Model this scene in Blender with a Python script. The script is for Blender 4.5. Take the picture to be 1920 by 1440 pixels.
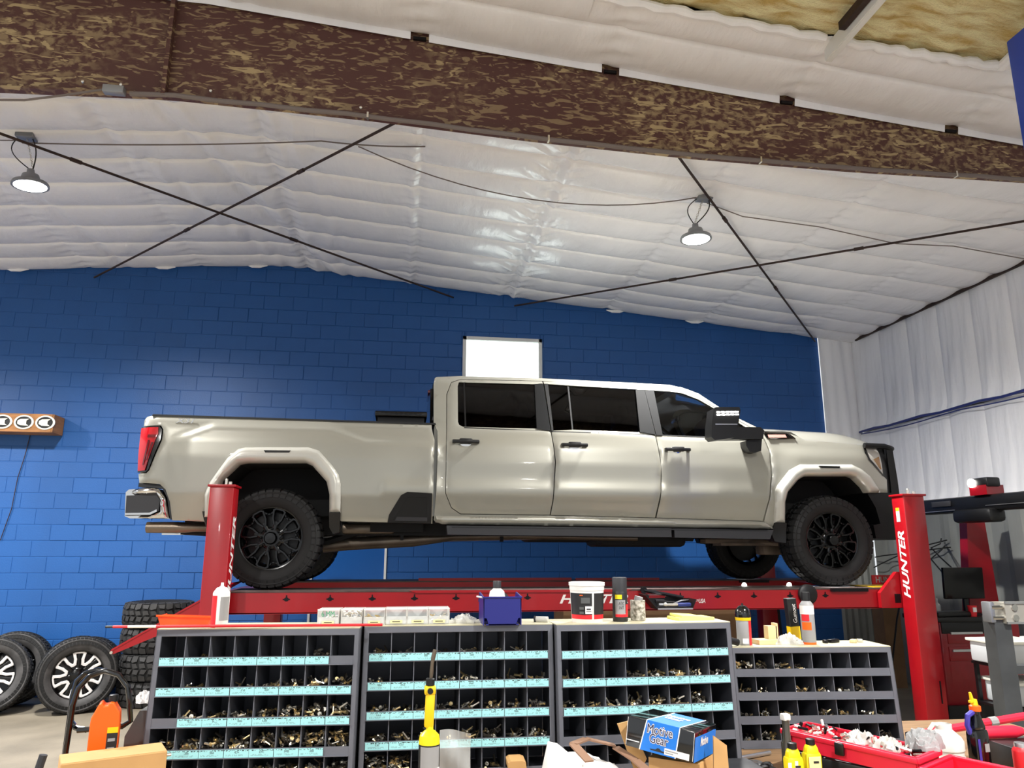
import bpy, bmesh, math, random
from mathutils import Vector, Matrix, Euler
from mathutils.geometry import delaunay_2d_cdt
random.seed(7)
PI = math.pi
for o in list(bpy.data.objects):
    bpy.data.objects.remove(o, do_unlink=True)
scn = bpy.context.scene
C = scn.collection

# ---------------------------------------------------------------- camera
def make_camera():
    cd = bpy.data.cameras.new('camera'); co = bpy.data.objects.new('camera', cd); C.objects.link(co)
    t, y, r = math.radians(12.5), math.radians(8.2), math.radians(.12)
    F = Vector((math.sin(y)*math.cos(t), math.cos(y)*math.cos(t), math.sin(t)))
    R = Vector((math.cos(y), -math.sin(y), 0)); U = R.cross(F)
    a = R*math.cos(r)+U*math.sin(r); b = U*math.cos(r)-R*math.sin(r)
    co.matrix_world = Matrix(((a.x, b.x, -F.x, 0), (a.y, b.y, -F.y, 0), (a.z, b.z, -F.z, 1.8), (0, 0, 0, 1)))
    cd.sensor_width = 36; cd.lens = 1400/1920*36; cd.clip_start = .05; cd.clip_end = 200
    scn.camera = co
make_camera()
# ---------------------------------------------------------------- world, exposure
w = bpy.data.worlds.new('world'); scn.world = w; w.use_nodes = True
w.node_tree.nodes['Background'].inputs[0].default_value = (.92, .96, 1, 1)
w.node_tree.nodes['Background'].inputs[1].default_value = WORLD = .32
scn.view_settings.view_transform = 'Standard'; scn.view_settings.look = 'None'
scn.view_settings.gamma = 1; scn.view_settings.use_curve_mapping = False
scn.view_settings.exposure = 1.60
LAMP_W = 620.0      # each high bay lamp

# ---------------------------------------------------------------- materials
def lin(c):
    return tuple(((v/255)/12.92 if v/255 <= .04045 else ((v/255+.055)/1.055)**2.4) for v in c)
M = {}
def mat(name, col, rough=.5, metal=0, var=0, vscale=6, bump=0, bscale=40, coat=0, emit=0, alpha=None, trans=0, spec=.5, stretch=(1, 1, 1), col2=None):
    m = bpy.data.materials.new(name); m.use_nodes = True; nt = m.node_tree; N = nt.nodes; L = nt.links
    b = N['Principled BSDF']; c = (*lin(col), 1)
    b.inputs['Base Color'].default_value = c; b.inputs['Roughness'].default_value = rough
    b.inputs['Metallic'].default_value = metal; b.inputs['Coat Weight'].default_value = coat
    b.inputs['Coat Roughness'].default_value = .06
    b.inputs['Specular IOR Level'].default_value = spec
    b.inputs['Transmission Weight'].default_value = trans
    if emit:
        b.inputs['Emission Color'].default_value = c; b.inputs['Emission Strength'].default_value = emit
    if alpha is not None: b.inputs['Alpha'].default_value = alpha
    if var or bump or col2:
        tc = N.new('ShaderNodeTexCoord'); mp = N.new('ShaderNodeMapping'); mp.inputs['Scale'].default_value = stretch
        L.new(tc.outputs['Object'], mp.inputs[0])
    if var or col2:
        n = N.new('ShaderNodeTexNoise'); n.inputs['Scale'].default_value = vscale; n.inputs['Detail'].default_value = 5
        L.new(mp.outputs[0], n.inputs['Vector'])
        mx = N.new('ShaderNodeMix'); mx.data_type = 'RGBA'
        k = lin(col2) if col2 else tuple(max(0, v*(1-var)) for v in lin(col))
        mx.inputs[6].default_value = c; mx.inputs[7].default_value = (*k, 1)
        rp = N.new('ShaderNodeValToRGB'); rp.color_ramp.elements[0].position = .38; rp.color_ramp.elements[1].position = .66
        L.new(n.outputs[0], rp.inputs[0]); L.new(rp.outputs[0], mx.inputs[0]); L.new(mx.outputs[2], b.inputs['Base Color'])
    if bump:
        n2 = N.new('ShaderNodeTexNoise'); n2.inputs['Scale'].default_value = bscale; n2.inputs['Detail'].default_value = 4
        L.new(mp.outputs[0], n2.inputs['Vector'])
        bp = N.new('ShaderNodeBump'); bp.inputs['Strength'].default_value = bump; bp.inputs['Distance'].default_value = .02
        L.new(n2.outputs[0], bp.inputs['Height']); L.new(bp.outputs[0], b.inputs['Normal'])
    M[name] = m
    return m
mat('block_blue', (29, 86, 153), .45, var=.12, vscale=1.2, bump=.12, bscale=60)
mat('vinyl', (247, 247, 250), .27, bump=.6, bscale=4, stretch=(2.6, 1, 1), var=.04, vscale=1.2)
mat('vinyl_front', (247, 247, 250), .42, bump=.65, bscale=4, stretch=(2.6, 1, 1), var=.07, vscale=1.5)
mat('vinyl_wall', (247, 247, 250), .33, bump=.6, bscale=5, stretch=(1, 2.6, .5), var=.06, vscale=1.2)
mat('fiberglass', (255, 246, 196), .95, col2=(216, 184, 112), vscale=4, bump=1, bscale=45, stretch=(1, 4, 1))
mat('siding', (150, 152, 148), .5, .25, var=.25, vscale=2.5, stretch=(1, 1, .3))
mat('concrete', (146, 136, 119), .5, var=.30, vscale=1.6, bump=.1, bscale=30)
mat('seam_dark', (120, 118, 116), .7)
mat('white_paint', (225, 225, 222), .5)
mat('galv', (150, 152, 155), .45, .6, var=.15)
mat('rust_rod', (62, 44, 38), .6, .3, var=.5, vscale=14)
mat('cable_grey', (118, 108, 104), .6)
mat('black_rubber', (11, 11, 12), .7)
mat('tire', (11, 11, 12), .75, var=.3, vscale=9)
mat('tire_dusty', (44, 43, 43), .62, col2=(78, 76, 76), vscale=7)
mat('tire_tread', (50, 49, 49), .7, var=.3, vscale=9)
mat('gloss_black', (8, 8, 9), .14, 0, coat=.6)
mat('rim_black', (4, 4, 5), .22, 0, coat=.15, spec=.35)
mat('emblem_pink', (188, 128, 118), .4)
mat('plastic_black', (14, 14, 16), .42)
mat('pillar_black', (10, 10, 11), .6, spec=.12)
mat('liner_black', (12, 12, 12), .8)
mat('plastic_dark', (44, 44, 48), .5)
mat('steel_black', (16, 16, 18), .4, .2)
mat('truck_paint', (160, 158, 147), .30, .30, coat=.75)
mat('flare_paint', (192, 190, 181), .28, .2, coat=.7)
mat('chrome', (210, 208, 205), .08, 1)
mat('alu', (205, 205, 205), .28, .9)
mat('exhaust', (124, 112, 98), .38, .8, var=.3, vscale=5)
mat('under', (30, 29, 28), .7, .2, var=.4)
mat('under_tan', (122, 106, 90), .6, .3, var=.35)
mat('red_lift', (166, 14, 26), .34, 0, var=.12, vscale=3, coat=.2)
mat('red_dark', (166, 14, 26), .36)
mat('deck', (96, 80, 76), .6, .3, var=.35, vscale=7)
mat('decal_white', (236, 232, 230), .5)
mat('decal_yellow', (230, 190, 30), .5)
mat('bin_grey', (100, 102, 110), .45, .2, var=.12, vscale=7)
mat('bin_inside', (34, 35, 40), .6, .2, var=.2)
mat('bin_top', (196, 190, 160), .6, var=.25, vscale=9)
mat('zinc', (222, 218, 206), .25, .85)
mat('brass', (214, 190, 140), .28, .85)
mat('bolt_dark', (84, 78, 70), .35, .8)
mat('wood_top', (150, 118, 84), .6, var=.35, vscale=5, stretch=(1, 6, 1))
mat('wood_pale', (222, 198, 150), .6, var=.15, vscale=6)
mat('cardboard', (200, 156, 100), .75, var=.08, vscale=9)
mat('cardboard_dark', (140, 108, 78), .8, var=.2, vscale=4)
mat('orange', (246, 96, 12), .38)
mat('orange_tray', (250, 78, 18), .4)
mat('yellow', (238, 196, 16), .35)
mat('yellow_lemon', (236, 214, 20), .35)
mat('cloth_yellow', (240, 232, 130), .85)
mat('blue_bin', (26, 30, 112), .35)
mat('blue_print', (22, 118, 214), .4)
mat('blue_post', (30, 70, 182), .4)
mat('red_plastic', (226, 34, 62), .38)
mat('red_cab', (140, 12, 26), .32, coat=.3)
mat('red_print', (214, 30, 40), .45)
mat('white_plastic', (232, 230, 226), .4)
mat('clear_plastic', (222, 224, 222), .25, alpha=.38)
mat('film', (226, 226, 222), .22, alpha=.42)
mat('film_dense', (214, 212, 206), .3, alpha=.75)
mat('grey_print', (150, 150, 150), .5)
mat('dark_print', (34, 34, 36), .45)
mat('label_cream', (226, 214, 160), .7)
mat('green_ink', (20, 140, 90), .7)
mat('paper_white', (230, 228, 226), .8, bump=.3, bscale=9)
mat('paper_brown', (128, 96, 74), .85)
mat('rag_grey', (150, 150, 150), .9, bump=.3, bscale=12)
mat('steel_grey', (96, 98, 98), .45, .5, var=.2)
mat('screen_black', (5, 5, 6), .25)
mat('purple', (62, 54, 150), .35)
mat('speaker_wood', (176, 120, 66), .55, var=.45, vscale=4, stretch=(1, 1, 5))
mat('speaker_dark', (84, 56, 46), .6)
mat('cream', (238, 236, 222), .5)
mat('lamp_red', (170, 8, 22), .12, coat=.8)
mat('lamp_red_dark', (90, 4, 14), .15, coat=.8)
mat('headlight', (190, 186, 178), .12, .2, coat=1)
mat('amber', (150, 110, 60), .25, coat=.6)
mat('bulb', (255, 252, 240), .5, emit=14)
mat('led', (255, 252, 245), .5, emit=6)
mat('pane_lit', (240, 244, 238), .2, emit=2.0, var=.25, vscale=2.5)
mat('jug_white', (226, 222, 216), .4)
mat('tool_dark', (28, 26, 30), .35, .6)
mat('tool_blue', (44, 56, 120), .4)
mat('seat', (40, 40, 44), .8)
mat('door_blue', (20, 84, 156), .35)

def glass(name, tint, gloss=.1):
    m = bpy.data.materials.new(name); m.use_nodes = True; nt = m.node_tree; N = nt.nodes; L = nt.links
    N.remove(N['Principled BSDF']); out = N['Material Output']
    t = N.new('ShaderNodeBsdfTransparent'); t.inputs[0].default_value = (*tint, 1)
    g = N.new('ShaderNodeBsdfGlossy'); g.inputs['Roughness'].default_value = .03; g.inputs[0].default_value = (.9, .9, .9, 1)
    f = N.new('ShaderNodeFresnel'); f.inputs[0].default_value = 1.5
    x = N.new('ShaderNodeMixShader'); L.new(f.outputs[0], x.inputs[0]); L.new(t.outputs[0], x.inputs[1]); L.new(g.outputs[0], x.inputs[2])
    L.new(x.outputs[0], out.inputs[0]); M[name] = m
glass('glass_dark', (.012, .012, .014)); glass('glass_light', (.80, .84, .84)); glass('glass_clear', (.85, .88, .86))

def beam_material():
    # brown primer wiped through to the tan mill coat: brush marks and worn patches
    m = bpy.data.materials.new('beam_paint'); m.use_nodes = True; nt = m.node_tree; N = nt.nodes; L = nt.links
    b = N['Principled BSDF']; b.inputs['Roughness'].default_value = .55
    tc = N.new('ShaderNodeTexCoord')
    def noise(scale, st, rotz=0, dist=0, detail=3):
        mp = N.new('ShaderNodeMapping'); mp.inputs['Scale'].default_value = st; mp.inputs['Rotation'].default_value = (0, rotz, 0)
        L.new(tc.outputs['Object'], mp.inputs[0]); n = N.new('ShaderNodeTexNoise'); n.inputs['Scale'].default_value = scale
        n.inputs['Detail'].default_value = detail; n.inputs['Distortion'].default_value = dist; L.new(mp.outputs[0], n.inputs['Vector']); return n.outputs[0]
    def ramp(s, a, c):
        r = N.new('ShaderNodeValToRGB'); r.color_ramp.elements[0].position = a; r.color_ramp.elements[1].position = c; L.new(s, r.inputs[0]); return r.outputs[0]
    def math_(op, p, q):
        k = N.new('ShaderNodeMath'); k.operation = op
        for i, v in enumerate((p, q)):
            if isinstance(v, (int, float)): k.inputs[i].default_value = v
            else: L.new(v, k.inputs[i])
        return k.outputs[0]
    strokes = ramp(noise(5.5, (1, 1, 3.6), .55, 1.3, 2), .585, .625)
    strokes2 = ramp(noise(7, (1, 1, 3.6), -.75, 1.2, 2), .59, .64)
    patch = ramp(noise(.8, (1, 1, 1.2), 0, .8), .47, .62)
    fine = ramp(noise(16, (1, 1, 1.3), 0, .4, 5), .46, .62)
    a = math_('MAXIMUM', math_('MULTIPLY', strokes, math_('ADD', patch, .45)), math_('MULTIPLY', strokes2, .55))
    a = math_('MAXIMUM', a, math_('MULTIPLY', math_('MULTIPLY', patch, fine), .62))
    mx = N.new('ShaderNodeMix'); mx.data_type = 'RGBA'; mx.clamp_factor = True
    mx.inputs[6].default_value = (*lin((82, 48, 42)), 1); mx.inputs[7].default_value = (*lin((176, 154, 114)), 1)
    L.new(a, mx.inputs[0]); L.new(mx.outputs[2], b.inputs['Base Color']); M['beam_paint'] = m
beam_material()

def card_material():
    # printed bin card: cyan stock, black punch marks along the top, grey type
    m = bpy.data.materials.new('bin_card'); m.use_nodes = True; nt = m.node_tree; N = nt.nodes; L = nt.links
    b = N['Principled BSDF']; b.inputs['Roughness'].default_value = .5
    uv = N.new('ShaderNodeTexCoord'); sep = N.new('ShaderNodeSeparateXYZ'); L.new(uv.outputs['UV'], sep.inputs[0])
    oi = N.new('ShaderNodeObjectInfo')
    def mt(op, p, q=0, r=0):
        k = N.new('ShaderNodeMath'); k.operation = op
        for i, v in enumerate((p, q, r)):
            if isinstance(v, (int, float)): k.inputs[i].default_value = v
            else: L.new(v, k.inputs[i])
        return k.outputs[0]
    u, v = sep.outputs[0], sep.outputs[1]
    def band(lo, hi, s): return mt('MULTIPLY', mt('GREATER_THAN', s, lo), mt('LESS_THAN', s, hi))
    wn = N.new('ShaderNodeTexWhiteNoise'); wn.noise_dimensions = '2D'
    cmb = N.new('ShaderNodeCombineXYZ'); L.new(mt('FLOOR', mt('MULTIPLY', u, 26)), cmb.inputs[0]); L.new(mt('ADD', mt('FLOOR', mt('MULTIPLY', v, 7)), mt('MULTIPLY', oi.outputs['Random'], 50)), cmb.inputs[1])
    L.new(cmb.outputs[0], wn.inputs['Vector'])
    rnd = wn.outputs['Value']
    punch = mt('MULTIPLY', band(.80, .95, v), mt('GREATER_THAN', rnd, .62))
    code = mt('MULTIPLY', mt('MULTIPLY', band(.50, .78, v), band(.42, .62, u)), mt('GREATER_THAN', rnd, .25))
    line = mt('MULTIPLY', mt('MULTIPLY', band(.18, .40, v), band(.08, .8, u)), mt('GREATER_THAN', rnd, .45))
    dark = mt('MAXIMUM', mt('MULTIPLY', punch, .95), mt('MAXIMUM', mt('MULTIPLY', code, .55), mt('MULTIPLY', line, .3)))
    mx = N.new('ShaderNodeMix'); mx.data_type = 'RGBA'
    mx.inputs[6].default_value = (*lin((156, 216, 219)), 1); mx.inputs[7].default_value = (.01, .012, .012, 1)
    L.new(dark, mx.inputs[0]); L.new(mx.outputs[2], b.inputs['Base Color']); M['bin_card'] = m
card_material()

# ---------------------------------------------------------------- builders
class MB:
    """collects shapes and links them as one mesh object"""
    def __init__(s): s.v = []; s.f = []; s.m = []; s.cur = 0; s.uv = None
    def slot(s, i): s.cur = i; return s
    def add(s, vs, fs):
        n = len(s.v); s.v += [tuple(p) for p in vs]
        for f in fs: s.f.append(tuple(i+n for i in f)); s.m.append(s.cur)
        return s
    def box(s, c, size, rot=None, taper=1.0, bev=0):
        x, y, z = (k/2 for k in size)
        if bev:
            b = min(bev, x*.9, y*.9, z*.9); pts = []; fs = []
            bm = bmesh.new(); bmesh.ops.create_cube(bm, size=1)
            for q in bm.verts: q.co = Vector((q.co.x*size[0]*(taper if q.co.z > 0 else 1), q.co.y*size[1]*(taper if q.co.z > 0 else 1), q.co.z*size[2]))
            bmesh.ops.bevel(bm, geom=list(bm.edges), offset=b, segments=2, affect='EDGES', profile=.5)
            bm.verts.index_update(); pts = [q.co.copy() for q in bm.verts]; fs = [[q.index for q in f.verts] for f in bm.faces]; bm.free()
        else:
            pts = [Vector((a*x*(taper if k > 0 else 1), b*y*(taper if k > 0 else 1), k*z)) for k in (-1, 1) for b in (-1, 1) for a in (-1, 1)]
            fs = [(0, 2, 3, 1), (4, 5, 7, 6), (0, 1, 5, 4), (2, 6, 7, 3), (0, 4, 6, 2), (1, 3, 7, 5)]
        R = (rot if isinstance(rot, Matrix) else Euler(rot).to_matrix()) if rot is not None else Matrix.Identity(3)
        c = Vector(c)
        return s.add([R @ p + c for p in pts], fs)
    def bar(s, p, q, w, h=None, up=(0, 0, 1)):
        p, q = Vector(p), Vector(q); d = (q-p); L = d.length; d.normalize(); h = h or w
        u = Vector(up)
        if abs(d.dot(u)) > .98: u = Vector((1, 0, 0))
        a = d.cross(u).normalized(); b = a.cross(d)
        R = Matrix((a, d, b)).transposed()
        return s.box((p+q)/2, (w, L, h), R)
    def tube(s, path, r, n=8, caps=True):
        P = [Vector(p) for p in path]; rs = r if isinstance(r, (list, tuple)) else [r]*len(P)
        rings = []; a = None
        for i, p in enumerate(P):
            t = (P[min(i+1, len(P)-1)]-P[max(i-1, 0)]).normalized()
            if a is None:
                a = t.orthogonal().normalized()
            else:
                a = (a-t*a.dot(t)).normalized()
            b = t.cross(a)
            rings.append([p+(a*math.cos(2*PI*k/n)+b*math.sin(2*PI*k/n))*rs[i] for k in range(n)])
        vs = [v for g in rings for v in g]; fs = []
        for i in range(len(P)-1):
            for k in range(n): fs.append((i*n+k, i*n+(k+1) % n, (i+1)*n+(k+1) % n, (i+1)*n+k))
        if caps: fs += [tuple(range(n))[::-1], tuple(range((len(P)-1)*n, len(P)*n))]
        return s.add(vs, fs)
    def lathe(s, prof, c=(0, 0, 0), n=24, R=None, sx=1, sy=1, caps=True):
        """prof: (radius, height) from bottom to top about z"""
        R = R or Matrix.Identity(3); c = Vector(c); vs = []; fs = []
        for r, h in prof:
            for k in range(n): vs.append(R @ Vector((r*sx*math.cos(2*PI*k/n), r*sy*math.sin(2*PI*k/n), h))+c)
        for i in range(len(prof)-1):
            for k in range(n): fs.append((i*n+k, i*n+(k+1) % n, (i+1)*n+(k+1) % n, (i+1)*n+k))
        if caps:
            if prof[0][0] > 1e-6: fs.append(tuple(range(n))[::-1])
            if prof[-1][0] > 1e-6: fs.append(tuple(range((len(prof)-1)*n, len(prof)*n)))
        return s.add(vs, fs)
    def prism(s, poly, d0, d1, axis='y', scale1=1.0):
        """poly of 2-D points extruded along an axis: y -> (x,z), z -> (x,y), x -> (y,z)"""
        n = len(poly); cx = sum(p[0] for p in poly)/n; cy = sum(p[1] for p in poly)/n
        def P(p, d):
            if axis == 'y': return (p[0], d, p[1])
            if axis == 'z': return (p[0], p[1], d)
            return (d, p[0], p[1])
        vs = [P(p, d0) for p in poly]+[P((cx+(p[0]-cx)*scale1, cy+(p[1]-cy)*scale1), d1) for p in poly]
        fs = [tuple(range(n)), tuple(range(n, 2*n))[::-1]]+[(i, i+n, (i+1) % n+n, (i+1) % n) for i in range(n)]
        return s.add(vs, fs)
    def grid(s, fn, nu, nv):
        vs = [fn(i/nu, j/nv) for j in range(nv+1) for i in range(nu+1)]
        fs = [(j*(nu+1)+i, j*(nu+1)+i+1, (j+1)*(nu+1)+i+1, (j+1)*(nu+1)+i) for j in range(nv) for i in range(nu)]
        return s.add(vs, fs)
    def mesh(s, name, mats, smooth=None):
        me = bpy.data.meshes.new(name); me.from_pydata(s.v, [], s.f)
        mats = mats if isinstance(mats, (list, tuple)) else [mats]
        for k in mats: me.materials.append(M[k] if isinstance(k, str) else k)
        if len(mats) > 1: me.polygons.foreach_set('material_index', s.m)
        bm = bmesh.new(); bm.from_mesh(me); bmesh.ops.recalc_face_normals(bm, faces=bm.faces); bm.to_mesh(me); bm.free()
        if smooth:
            me.polygons.foreach_set('use_smooth', [True]*len(me.polygons)); me.set_sharp_from_angle(angle=math.radians(smooth))
        me.update(); return me
    def build(s, name, mats, parent=None, smooth=35, **tags):
        return link(name, s.mesh(name, mats, smooth), parent, **tags)

def link(name, me, parent=None, loc=None, rot=None, **tags):
    o = bpy.data.objects.new(name, me); C.objects.link(o)
    if parent: o.parent = parent
    if loc is not None: o.location = loc
    if rot is not None: o.rotation_euler = rot
    for k, v in tags.items():
        if v is not None: o[{'cat': 'category'}.get(k, k)] = v
    return o
def thing(name, label, cat, loc=(0, 0, 0), rot=(0, 0, 0), group=None):
    return link(name, None, None, loc, rot, label=label, cat=cat, group=group)
def single(mb, name, mats, label, cat, loc=(0, 0, 0), rot=(0, 0, 0), smooth=35, group=None):
    return link(name, mb.mesh(name, mats, smooth), None, loc, rot, label=label, cat=cat, group=group)
def copy_tree(o, parent=None):
    c = o.copy(); C.objects.link(c); c.parent = parent
    for ch in list(o.children): copy_tree(ch, c)
    return c
def text(body, size, m, parent, loc, rot, name='lettering', shear=0, extrude=.001, bold=0, sx=1.0, align='CENTER', **tags):
    cu = bpy.data.curves.new(name, 'FONT'); cu.body = body; cu.size = size; cu.shear = shear; cu.extrude = extrude
    cu.offset = bold; cu.align_x = align; cu.align_y = 'CENTER'; cu.resolution_u = 3
    to = bpy.data.objects.new('tmp', cu); C.objects.link(to)
    dg = bpy.context.evaluated_depsgraph_get(); dg.update()
    me = bpy.data.meshes.new_from_object(to.evaluated_get(dg)); bpy.data.objects.remove(to); bpy.data.curves.remove(cu)
    me.materials.clear(); me.materials.append(M[m])
    for v in me.vertices: v.co.x *= sx
    o = link(name, me, parent, loc, None, **tags)
    o.rotation_euler = rot if not isinstance(rot, Matrix) else rot.to_euler()
    return o
FACE_FRONT = (PI/2, 0, 0)      # lettering that faces -Y, upright
def inpoly(p, poly):
    x, y = p; r = False; n = len(poly)
    for i in range(n):
        x1, y1 = poly[i]; x2, y2 = poly[(i+1) % n]
        if (y1 > y) != (y2 > y) and x < (x2-x1)*(y-y1)/(y2-y1)+x1: r = not r
    return r
def tri2d(poly, holes=(), res=.07):
    """constrained triangulation of a 2-D outline with holes and an inner lattice"""
    vs = []; es = []
    for ring in [poly, *holes]:
        pts = []
        for i, p in enumerate(ring):
            q = ring[(i+1) % len(ring)]; L = math.hypot(q[0]-p[0], q[1]-p[1]); k = max(1, int(L/res))
            pts += [(p[0]+(q[0]-p[0])*j/k, p[1]+(q[1]-p[1])*j/k) for j in range(k)]
        b = len(vs); vs += pts; es += [(b+i, b+(i+1) % len(pts)) for i in range(len(pts))]
    x0 = min(p[0] for p in poly); x1 = max(p[0] for p in poly); y0 = min(p[1] for p in poly); y1 = max(p[1] for p in poly)
    ring = list(vs)
    j = 0; yy = y0+res*.5
    while yy < y1:
        xx = x0+res*(.5+.5*(j % 2))
        while xx < x1:
            if inpoly((xx, yy), poly) and not any(inpoly((xx, yy), h) for h in holes) and all((xx-a)**2+(yy-b)**2 > (res*.45)**2 for a, b in ring): vs.append((xx, yy))
            xx += res
        yy += res*.8; j += 1
    ov, oe, of, *_ = delaunay_2d_cdt([Vector(p) for p in vs], es, [], 0, 1e-5)
    ov = [(p.x, p.y) for p in ov]; out = []
    for f in of:
        c = (sum(ov[i][0] for i in f)/3, sum(ov[i][1] for i in f)/3)
        if inpoly(c, poly) and not any(inpoly(c, h) for h in holes): out.append(tuple(f))
    return ov, out
def textfit(body, length, height, m, parent, loc, R, name='lettering', shear=0, extrude=.0015, bold=.0, **tags):
    """lettering scaled to a given run and cap height; R columns are baseline, up, normal"""
    o = text(body, 1.0, m, parent, loc, (0, 0, 0), name, shear, 0.0, 0.0, **tags); me = o.data
    xs = [v.co.x for v in me.vertices]; ys = [v.co.y for v in me.vertices]
    cx, cy = (min(xs)+max(xs))/2, (min(ys)+max(ys))/2; a = length/(max(xs)-min(xs)); b = height/(max(ys)-min(ys))
    if bold:
        bpy.data.objects.remove(o); bpy.data.meshes.remove(me); o = text(body, 1.0, m, parent, loc, (0, 0, 0), name, shear, 0.0, bold, **tags); me = o.data
    for v in me.vertices: v.co.x = (v.co.x-cx)*a; v.co.y = (v.co.y-cy)*b; v.co.z = extrude
    o.rotation_euler = R.to_euler(); return o
def basis(bx, by): bx, by = Vector(bx), Vector(by); return Matrix((bx, by, bx.cross(by))).transposed()
RF = basis((1, 0, 0), (0, 0, 1))      # faces -Y
mat('splatter', (206, 200, 188), .6, col2=(96, 92, 74), vscale=70)
mat('navy', (14, 24, 70), .5)
mat('smoke_glass', (64, 58, 48), .1, coat=.6)
mat('galv_dull', (176, 172, 160), .5, .3)
mat('tub_white', (206, 210, 212), .4)
# ================================================================ the building
def ceilz(x): return 5.84-.0885*(x+1.9) if x > -1.9 else 5.84+.075*(x+1.9)
PURLINS = [.01+1.485*k for k in range(-6, 5)]
XR = 7.0; YB = 10.6

fl = MB(); fl.grid(lambda u, v: (-12+u*19.2, -8+v*18.8, 0), 8, 8)
fl.build('floor', 'concrete', kind='structure')

# ceiling: roof deck above, quilted white vinyl strips below
cb = MB()
cb.grid(lambda u, v: (-12+u*19.2, -8+v*18.8, ceilz(-12+u*19.2)+.16), 64, 2)
ceiling = cb.build('ceiling', 'galv', kind='structure')
rnd = random.Random(3)
def strip(y0, y1, x0, x1, sag=.06, m='vinyl', step=.028, lift=0.0, nv=16):
    ph = rnd.random()*6; nu = max(4, int((x1-x0)/step))
    def f(u, v):
        v = .5-.5*math.cos(PI*v); x = x0+u*(x1-x0); y = y0+v*(y1-y0); s = 4*v*(1-v)
        d = min(abs(x-p) for p in PURLINS)
        pil = max(0.0, s)**.5*(.55+.45*min(1, d/.35))
        wr = .012*math.exp(-(d/.16)**2)*math.sin(38*y+9*x+ph)*s
        d2 = abs(x-1.42)
        wr += .02*math.exp(-(d2/.25)**2)*math.sin(30*y+26*abs(x-1.42)+ph)*s if y > 5.2 else 0
        wr += .006*math.sin(7*x+ph)*math.sin(9*x+3*y)*s
        wr += .012*math.exp(-((x+2.6-.32*(y-8))/.22)**2)*math.sin(24*x+ph)+(.010*math.exp(-((x+1.1-.1*(y-8))/.2)**2)*math.sin(26*x+ph))
        xa = -2.35+.25*(y-6.6)+.03*max(0, y-8)**2; cr = 0
        for xc, am, wd in ((xa, .034, .06), (xa+.2, -.02, .05), (-1.5+.02*math.sin(5*y), .032, .05), (-1.34, -.018, .045), (0+.012*math.sin(9*y), -.03, .045), (.07, .018, .035), (1.44+.022*math.sin(11*y), .03, .05), (1.52, -.024, .045), (-4.1+.1*(y-9), .022, .06), (2.98, .010, .04), (4.47, .010, .04)):
            cr += am*math.exp(-((x-xc)/wd)**2)
        wr += cr*min(1, s*3) if y > 5.1 else cr*.3
        wr += .010*math.exp(-(abs(x-1.46)/.45)**2)*math.sin(46*(y-y0)/(y1-y0)*(.2+abs(x-1.46)*1.4)+14*abs(x-1.46)+ph)*s if y > 5.1 else 0
        return (x, y, ceilz(x)+lift-sag*pil+wr+.008*math.exp(-(d/.03)**2)+.022*math.exp(-(min(v, 1-v)/.025)**2))
    mb = MB(); mb.grid(f, nu, nv)
    mb.build('insulation_panel', m, ceiling, smooth=50)
lines = [5.12, 5.58, 6.04, 6.5, 7.02, 7.56, 8.08, 8.64, 9.2, 9.72, 10.18, 10.6]
for a, b in zip(lines, lines[1:]): strip(a, b, -9, XR)
# bay in front of the rafter: plain vinyl, and a torn-open field of bare glass wool
strip(4.62, 5.07, -9, XR, .05, 'vinyl_front'); strip(4.32, 4.62, -9, 1.2, .04, 'vinyl_front'); strip(4.36, 4.62, 1.2, XR, .04, 'vinyl_front')
yy = 4.32
while yy > -7.5:
    strip(yy-.55, yy, -9, 1.2, .045, 'vinyl_front', .12, nv=6); yy -= .55
strip(1.2, 4.36, 4.25, XR, .03, 'vinyl_front', .12); strip(-7.5, 1.2, 1.2, XR, .03, 'vinyl_front', .3)
wl = MB(); wl.grid(lambda u, v: (1.2+u*3.05, 1.2+v*3.16, ceilz(1.2+u*3.05)+.03+.02*math.sin(u*40+math.sin(v*21)*2)*math.sin(v*60)+.02*rnd.random()), 60, 60)
wl.build('glass_wool', 'fiberglass', ceiling, smooth=60)
# rolled vinyl edge round the opening
for p, q, r in (((1.2, 4.34), (2.9, 4.34), .035), ((3.02, 4.34), (4.25, 4.30), .035), ((1.2, 4.34), (1.2, 1.2), .03), ((4.25, 4.3), (4.25, 1.2), .04)):
    mb = MB(); pts = []
    for i in range(25):
        t = i/24; x = p[0]+(q[0]-p[0])*t; y = p[1]+(q[1]-p[1])*t; pts.append((x, y, ceilz(x)-.02+.01*math.sin(i*1.7)))
    mb.tube(pts, [r*(1+.15*math.sin(i*2.3)) for i in range(25)], 10); mb.build('vinyl_hem', 'vinyl_front', ceiling)
# vinyl tape along the rafter's top edge
for a, b in ((-9, -.06), (.08, 1.44), (1.58, 2.92), (3.05, 4.38), (4.5, XR)):
    mb = MB(); mb.grid(lambda u, v: (a+(b-a)*u, 5.062-.02*v, ceilz(a+(b-a)*u)-.07+.1*v), 12, 2); mb.build('vinyl_tape', 'vinyl_front', ceiling)
# hanging tags of vinyl at the top of the block wall
for x in (-5.35, -3.45, -2.2, 3.1, 4.35):
    mb = MB(); mb.tube([(x-.14, 10.52, ceilz(x)-.04), (x-.05, 10.5, ceilz(x)-.065), (x+.06, 10.5, ceilz(x)-.06), (x+.16, 10.52, ceilz(x)-.035)], [.006, .022, .025, .008], 8)
    mb.build('vinyl_tab', 'vinyl', ceiling)

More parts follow.
